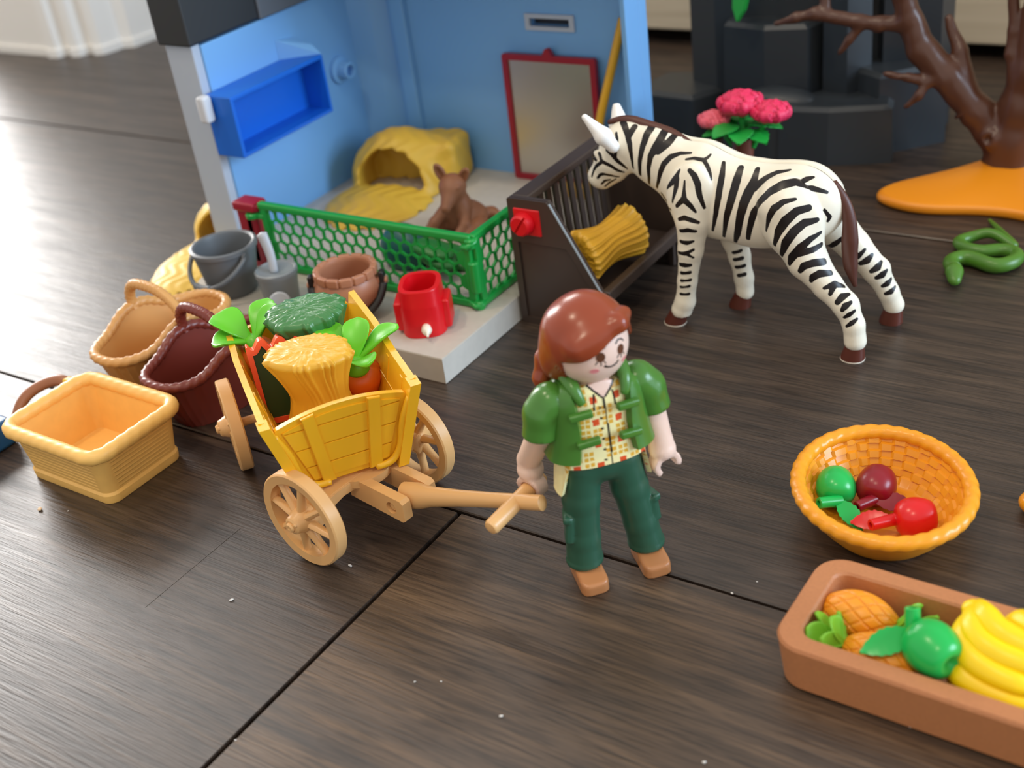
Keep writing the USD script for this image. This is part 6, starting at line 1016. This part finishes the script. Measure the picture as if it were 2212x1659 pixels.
# shirt
TH = 160
def torso_ring(t, k, grow=0.0):
    """t angle (0 = her left, -90 deg = front), k 0 at the shoulders .. 1 at the hem."""
    hw = np.interp(k, [0, .08, .2, .5, .8, 1.0], [.55, .82, .92, .97, 1.06, 1.16]) + grow; dp = np.interp(k, [0, .1, .3, .6, 1.0], [.42, .5, .56, .58, .64]) + grow
    e = 2.7; c, s = np.cos(t), np.sin(t); return hw*np.sign(c)*np.abs(c)**(2/e), dp*np.sign(s)*np.abs(s)**(2/e)
def hem_z(t):
    side = np.abs(np.cos(t)); front = 3.5 + .03*np.cos(2*t); return front - .85*np.clip((side-.72)/.22, 0, 1)**1.3
def shirt_mesh(nk=150, nt=420):
    t = np.linspace(0, 2*PI, nt, endpoint=False); V = []; kk = np.linspace(0, 1, nk)
    for k in kk:
        x, y = torso_ring(t, k); z0 = 5.56 - .12*np.abs(np.cos(t)); V.append(np.c_[x, y, z0 + (hem_z(t)-z0)*k])
    inner = []
    for k in (1.0, .8):
        x, y = torso_ring(t, k, -.1); z0 = 5.4; inner.append(np.c_[x, y, z0 + (hem_z(t)-z0)*k + (.02 if k == 1 else 0)])
    return loft(V + inner, cap=True)
sm = shirt_mesh(); sv = np.array(sm.vertices)
def plaid(V):
    x, y, z = V.T; cream, oc_, rd, bk_ = (np.array(lin(c)) for c in ((244, 232, 172), (226, 172, 62), (222, 84, 40), (24, 20, 22)))
    C = np.tile(cream, (len(V), 1)); front = (y < -.22) & (np.abs(x) < .98)
    pu, pv = .27, .28; u = (x+3.0)/pu; v = z/pv; iu, iv = np.floor(u).astype(int), np.floor(v).astype(int); fu, fv = u-iu, v-iv
    cell = front & (fu > .1) & (fu < .9) & (fv > .1) & (fv < .9)
    half = (fu < .45) | (fu > .55); halfv = (fv < .44) | (fv > .56)
    red = ((iu + iv) % 2 == 0) & (iu % 2 == 0)
    sq = cell & red & (fu > .12) & (fu < .7) & (fv > .2) & (fv < .8); grid_ = cell & ~red & half & halfv & ((iu + iv) % 3 != 2)
    C[grid_] = oc_; C[sq] = rd
    VZ = 5.18
    blk = front & (np.abs(x - .07 - .02*np.sin(z*2)) < .02)                          # button line
    vn = front & (z > VZ) & (np.abs(np.abs(x-.06) - (z-VZ)*.9 - .02) < .035)         # open collar outline
    pl = front & (np.abs(np.abs(x-.06) - .22 - .1*(VZ+.12-z)) < .022) & (z < VZ+.14) & (z > VZ-.25)
    sk = front & (z > VZ) & (np.abs(x-.06) < (z-VZ)*.9)
    C[front & blk & (z < VZ+.03)] = bk_; C[sk] = lin((240, 204, 186)); C[vn] = bk_; C[pl] = bk_
    for zbtn in np.arange(3.62, 5.2, .27): C[front & ((x+.06)**2 + (z-zbtn)**2 < .033**2)] = bk_
    return C
obj('shirt', sm, 'shirt_print', wo, paint=plaid(sv))
# vest: a shell open at the front, with a stand up collar and four strap tabs
def vest_mesh(nk=24, nt=90):
    o, i = [], []
    for k in np.linspace(0.0, 1, nk):
        open_ = math.radians(np.interp(k, [0, .2, .6, 1.0], [44, 30, 25, 26])); t = -PI/2 + open_ + (2*PI-2*open_)*np.linspace(0, 1, nt)
        kt = np.interp(k, [0, 1], [.0, .9]); zt_ = 5.66 - .14*np.abs(np.cos(t))
        for ring, g in ((o, .17), (i, .02)):
            x, y = torso_ring(t, kt*1.0, g); zb_ = 3.72 - .08*np.sin(t)*0 - .25*np.clip(np.sin(t), 0, 1)
            ring.append(np.c_[x, y, zt_ + (zb_-zt_)*k])
    n = nt; V = np.vstack(o + i); f = grid_faces(nk, n, False, False); off = nk*n; f += [(a+off, c+off, b+off) for a, b, c in f]
    for r in range(nk-1):
        for j in (0, n-1):
            a, b = r*n+j, (r+1)*n+j; f += [(a, b, off+b), (a, off+b, off+a)] if j == n-1 else [(a, off+b, b), (a, off+a, off+b)]
    for j in range(n-1):
        for r in (0, nk-1):
            a, b = r*n+j, r*n+j+1; f += [(a, b, off+b), (a, off+b, off+a)] if r == 0 else [(a, off+b, b), (a, off+a, off+b)]
    m = TM(V, f); m.fix_normals(); return m
obj('vest', vest_mesh(), 'vest_green', wo, smooth=40)
cp = smooth_path([(-.46, -.6, 5.2), (-.55, -.5, 5.45), (-.6, -.1, 5.68), (-.44, .4, 5.78), (0, .58, 5.8), (.44, .4, 5.78), (.62, -.1, 5.68), (.6, -.5, 5.45), (.52, -.6, 5.2)], 50)
obj('collar', tube(cp, np.r_[np.linspace(.1, .2, 12), np.full(26, .2), np.linspace(.2, .1, 12)], 14, flat=.75), 'vest_green', wo, smooth=True)
for x, z, r in ((-.56, 5.0, -8), (-.45, 4.28, -10), (.53, 5.0, 4), (.53, 4.26, 6)):
    obj('strap_tab', moved(rbx((-.27, -.09, -.085), (.27, .09, .085), .04), (x, -.77 if z < 4.6 else -.74, z), rotmat(rz=10 if x > 0 else -10, ry=r)), 'vest_green', wo)
for A_, s in ((AL, 1), (AR_, -1)):
    sl = lambda p, s=s: smax(smin(chain(p, [(s*1.0, .0, 5.1, .42), (s*1.22, 0, 4.85, .44), (s*1.34, -.02, 4.3, .42)], .1), ell(p, (s*1.05, 0, 5.1), (.42, .44, .42)), .1), -(p[:, 2] - 4.3 - .12*s*(p[:, 0]-s*1.3)), .03)
    obj('sleeve', nets(sl, (s*1.15-.9, -.7, 4.0), (s*1.15+.9, .7, 5.8), .045), 'vest_green', wo, smooth=True)

# ---------------------------------------------------------------- oval basket with fruit
ob = thing('oval_basket', 'orange oval woven basket holding three fruits on the right', 'basket', (5.26, 4.28, .0), rotmat(rz=-58))
oa, obb, oh = 2.36, 2.06, 1.12
def ob_ring(k, z, wv=0.0, row=0):
    t = np.linspace(0, 2*PI, 144, endpoint=False); m = 1 + wv*np.sign(np.cos(18*t + PI*row))
    return np.c_[oa*k*m*np.cos(t), obb*k*m*np.sin(t), np.full(144, z)]
out = [ob_ring(.60, 0), ob_ring(.66, .05), ob_ring(.80, .4), ob_ring(.9, .78), ob_ring(.955, oh-.06)]
inn = []
for r in range(6):
    for q in (.06, .94):
        u = 1 - (r+q)/6; k = .62 + .31*u**.75; inn.append(ob_ring(k, .12 + (oh-.16)*u,   .018*(1 if q in (.06, .94) else 0), r % 2))
obj('basket_bowl', loft(out + [ob_ring(.945, oh)] + inn + [ob_ring(.58, .1), ob_ring(.3, .09)]), 'oval_orange', ob, smooth=25)
P = smooth_path(ob_ring(.965, oh+.02)[::6], 288, True); T_, N_, B_ = frames(P, True); th = np.linspace(0, 2*PI, 14, endpoint=False); V = []
for i in range(288):
    ph = (i*36/288 + 0*th/(2*PI)); rr = .185*(1 + .16*np.abs(np.sin(PI*(i*36/288) + th*.9)) - .1)
    V.append(P[i] + np.outer(rr*np.cos(th), N_[i]) + np.outer(rr*np.sin(th), B_[i]))
rm = TM(np.vstack(V), grid_faces(288, 14, True, True)); 
if rm.volume < 0: rm.invert()
obj('rope_rim', rm, 'oval_orange', ob, smooth=40)
def apple(lab, mt, loc, axis, stem_dir, leaf_dir, stem_len=.6, leafL=.95, lift=.0, k=.88):
    """toy apple: stalk end towards axis, a hollow stem and one leaf from it along the given world directions."""
    R = aim(axis, (0, 0, 1)); a = thing('apple', lab, 'toy fruit', loc, R, scale=k)
    prof_ = [(0, -.42), (.1, -.47), (.22, -.55), (.38, -.5), (.5, -.3), (.56, .0), (.52, .26), (.38, .46), (.2, .52), (0, .5)]
    obj('fruit', lathe(smooth_path(np.array(prof_), 40).tolist(), 40), mt, a, smooth=True)
    q = to_m3(lathe([(0, -.1), (.17, -.1), (.16, stem_len-.02), (.145, stem_len), (0, stem_len)], 24)) - to_m3(lathe([(0, stem_len-.3), (.08, stem_len-.3), (.08, stem_len+.1), (0, stem_len+.1)], 20))
    obj('neck', lathe([(0, .3), (.17, .3), (.17, .56), (.1, .68), (0, .7)], 20), mt, a, smooth=True)
    loc_dir = lambda d: R.T @ (np.array(d, float)/np.linalg.norm(d))
    obj('stem', moved(to_tm(q), (0, 0, .56), aim(loc_dir(stem_dir), loc_dir((.5, -.69, .51)))), mt, a, smooth=35)
    x = loc_dir(leaf_dir); n = loc_dir((.35, -.5, .8)); n = n - x*(n@x); n /= np.linalg.norm(n)
    obj('leaf', moved(leaf3(leafL, .27, .1, .1), np.array([0, 0, .54]) + lift*n, np.c_[x, np.cross(n, x), n]), mt, a, smooth=50)
    return a
apple('bright green apple with leaf at the left end of the orange oval basket', 'apple_green', (4.05, 4.42, .6), (.4, -.88, -.1), (-.62, -.75, .2), (.8, -.55, -.2), .6, 1.15)
apple('dark red apple with leaf lying at the back of the orange oval basket', 'apple_dark', (4.92, 4.86, .6), (.1, -.98, -.2), (-.45, -.88, .05), (.9, .25, -.05), .55, 1.15)
apple('bright red apple with hollow stem nearest the front of the orange oval basket', 'apple_red', (6.14, 4.0, .6), (-.86, -.5, -.03), (-.62, -.78, .1), (-.9, -.4, -.05), .72, 1.15)

# ---------------------------------------------------------------- brown tray with fruit
ty = thing('fruit_tray', 'long brown rounded rectangular trough with fruit at the lower right corner', 'trough', (9.85, -.42, 0), rotmat(rz=-1.0))
TL, TW, THt = 9.9, 3.2, 1.22
def t_ring(w, d, r, z): return rr_loop(w, d, r, z, 10)
rings = [t_ring(TL-.5, TW-.4, .5, 0), t_ring(TL-.28, TW-.2, .6, .07), t_ring(TL-.06, TW-.05, .66, THt-.2), t_ring(TL-.03, TW-.03, .66, THt-.08), t_ring(TL-.12, TW-.12, .62, THt-.01), t_ring(TL-.2, TW-.2, .6, THt),
         t_ring(TL-.95, TW-.88, .34, THt), t_ring(TL-1.05, TW-.98, .3, THt-.05), t_ring(TL-1.3, TW-1.25, .26, .3), t_ring(TL-1.55, TW-1.5, .2, .2)]
obj('trough_body', loft(rings), 'tray_brown', ty, smooth=35)
def pineapple(lab, loc, R, src=None):
    if src: return copy_of(src, lab, 'toy fruit', loc, R)
    p = thing('pineapple', lab, 'toy fruit', loc, R)
    nz_, nt_ = 70, 132; rings = []
    for u in np.linspace(.02, .98, nz_):
        r = .56*math.sin(PI*(u*.86+.1))**.62; t = np.linspace(0, 2*PI, nt_, endpoint=False)
        a1 = np.abs(np.sin(5*t + u*11)); a2 = np.abs(np.sin(5*t - u*11)); g = -.045*np.maximum(np.exp(-(a1/.16)**2), np.exp(-(a2/.16)**2))
        rings.append(np.c_[np.full(nt_, (u-.5)*1.6), (r+g)*np.cos(t), (r+g)*np.sin(t)])
    obj('fruit', loft(rings), 'pineapple_orange', p, smooth=60)
    for ring, n, L, up in ((0, 7, .75, 42), (1, 5, .85, 18)):
        for j in range(n):
            obj('frond', moved(turnip_leaf(L, .26, up, up+28, .07, .6), (.72 + .1*ring, 0, 0), rotmat(rx=360/n*j + 30*ring)), 'frond_green', p, smooth=50)
    return p
pp = pineapple('orange pineapple lying at the back left inside the brown trough', (6.2, .05, .74), rotmat(rz=4, ry=2))
pineapple('half hidden pineapple under the green apple with its fronds pointing left', (6.95, -.92, .66), rotmat(rz=178, ry=-6), pp)
apple('shiny green apple with a toothed leaf on top of the pineapples', 'apple_green', (7.95, -.83, 1.32), (-.78, .5, .0), (-.2, .45, .85), (-.66, -.72, -.1), .5, 1.2, .1, 1.0)
bn = thing('banana_bunch', 'bright yellow bunch of bananas in the brown trough at the right edge', 'bananas', (9.05, -.45, .3))
BAN = [[(8.5, .5, 1.6), (8.66, .18, 1.72), (9.05, -.2, 1.68), (9.6, -.3, 1.6), (10.2, -.2, 1.5)], [(8.46, .42, 1.56), (8.5, 0, 1.62), (8.8, -.5, 1.55), (9.4, -.66, 1.48), (10.15, -.55, 1.36)],
       [(8.42, .34, 1.46), (8.4, -.15, 1.42), (8.68, -.74, 1.34), (9.35, -.96, 1.24), (10.1, -.88, 1.1)], [(8.4, .26, 1.25), (8.36, -.3, 1.08), (8.6, -.92, .95), (9.3, -1.12, .88), (10.05, -1.05, .82)], [(8.42, .2, 1.0), (8.42, -.35, .76), (8.68, -.92, .6), (9.3, -1.08, .56), (9.95, -1.0, .55)]]
def banana(pts):
    P = smooth_path(np.array(pts) - np.array([9.05, -.45, .3]), 40); u = np.linspace(0, 1, 40); return tube(P, np.interp(u, [0, .08, .25, .5, .8, .94, 1], [.13, .18, .27, .3, .27, .18, .08]), 15, lobes=5, depth=.035)
for q in BAN: obj('banana', banana(q), 'banana_yellow', bn, smooth=60)
obj('bunch_head', moved(nets(lambda p: ell(p, (0, 0, 0), (.3, .24, .22)), (-.4, -.4, -.3), (.4, .4, .3), .05), (-.58, .86, 1.2)), 'banana_yellow', bn, smooth=True)
b2 = thing('banana', 'single yellow banana leaning behind the bunch at the right edge of the trough', 'bananas', (9.75, .2, .75), rotmat(rz=-12))
obj('banana', tube(smooth_path([(-.75, .25, .55), (-.3, .1, .75), (.4, -.1, .75), (1.1, .1, .5)], 30), np.interp(np.linspace(0, 1, 30), [0, .15, .5, .85, 1], [.12, .3, .36, .3, .12]), 14), 'banana_yellow', b2, smooth=True)
cl = thing('orange_clay_piece', 'rounded yellow orange toy piece cut off by the right edge beside the oval basket', 'toy piece', (8.75, 6.05, .0))
obj('piece', nets(lambda p: np.maximum(smin(ell(p, (0, 0, .3), (.72, .5, .34)), ell(p, (.3, .35, .3), (.6, .45, .3)), .15), -p[:, 2]+.0), (-.9, -.8, -.05), (1.2, 1, .8), .05), 'oval_orange', cl, smooth=True)

# ---------------------------------------------------------------- crumbs and lint on the floor
rng = np.random.default_rng(5)
for (x, y, r, mt, nm_, lab) in CRUMBS:
    o = thing(nm_, lab, 'crumb' if nm_ == 'crumb' else 'lint', (x, y, r*.45), rotmat(rz=float(rng.random()*180)))
    v = trimesh.creation.icosphere(subdivisions=1, radius=r); w = np.array(v.vertices)*(1 + .35*(rng.random((len(v.vertices), 1))-.5))*[1.25, .8, .5]
    obj('grain', TM(w, v.faces), mt, o, smooth=True)
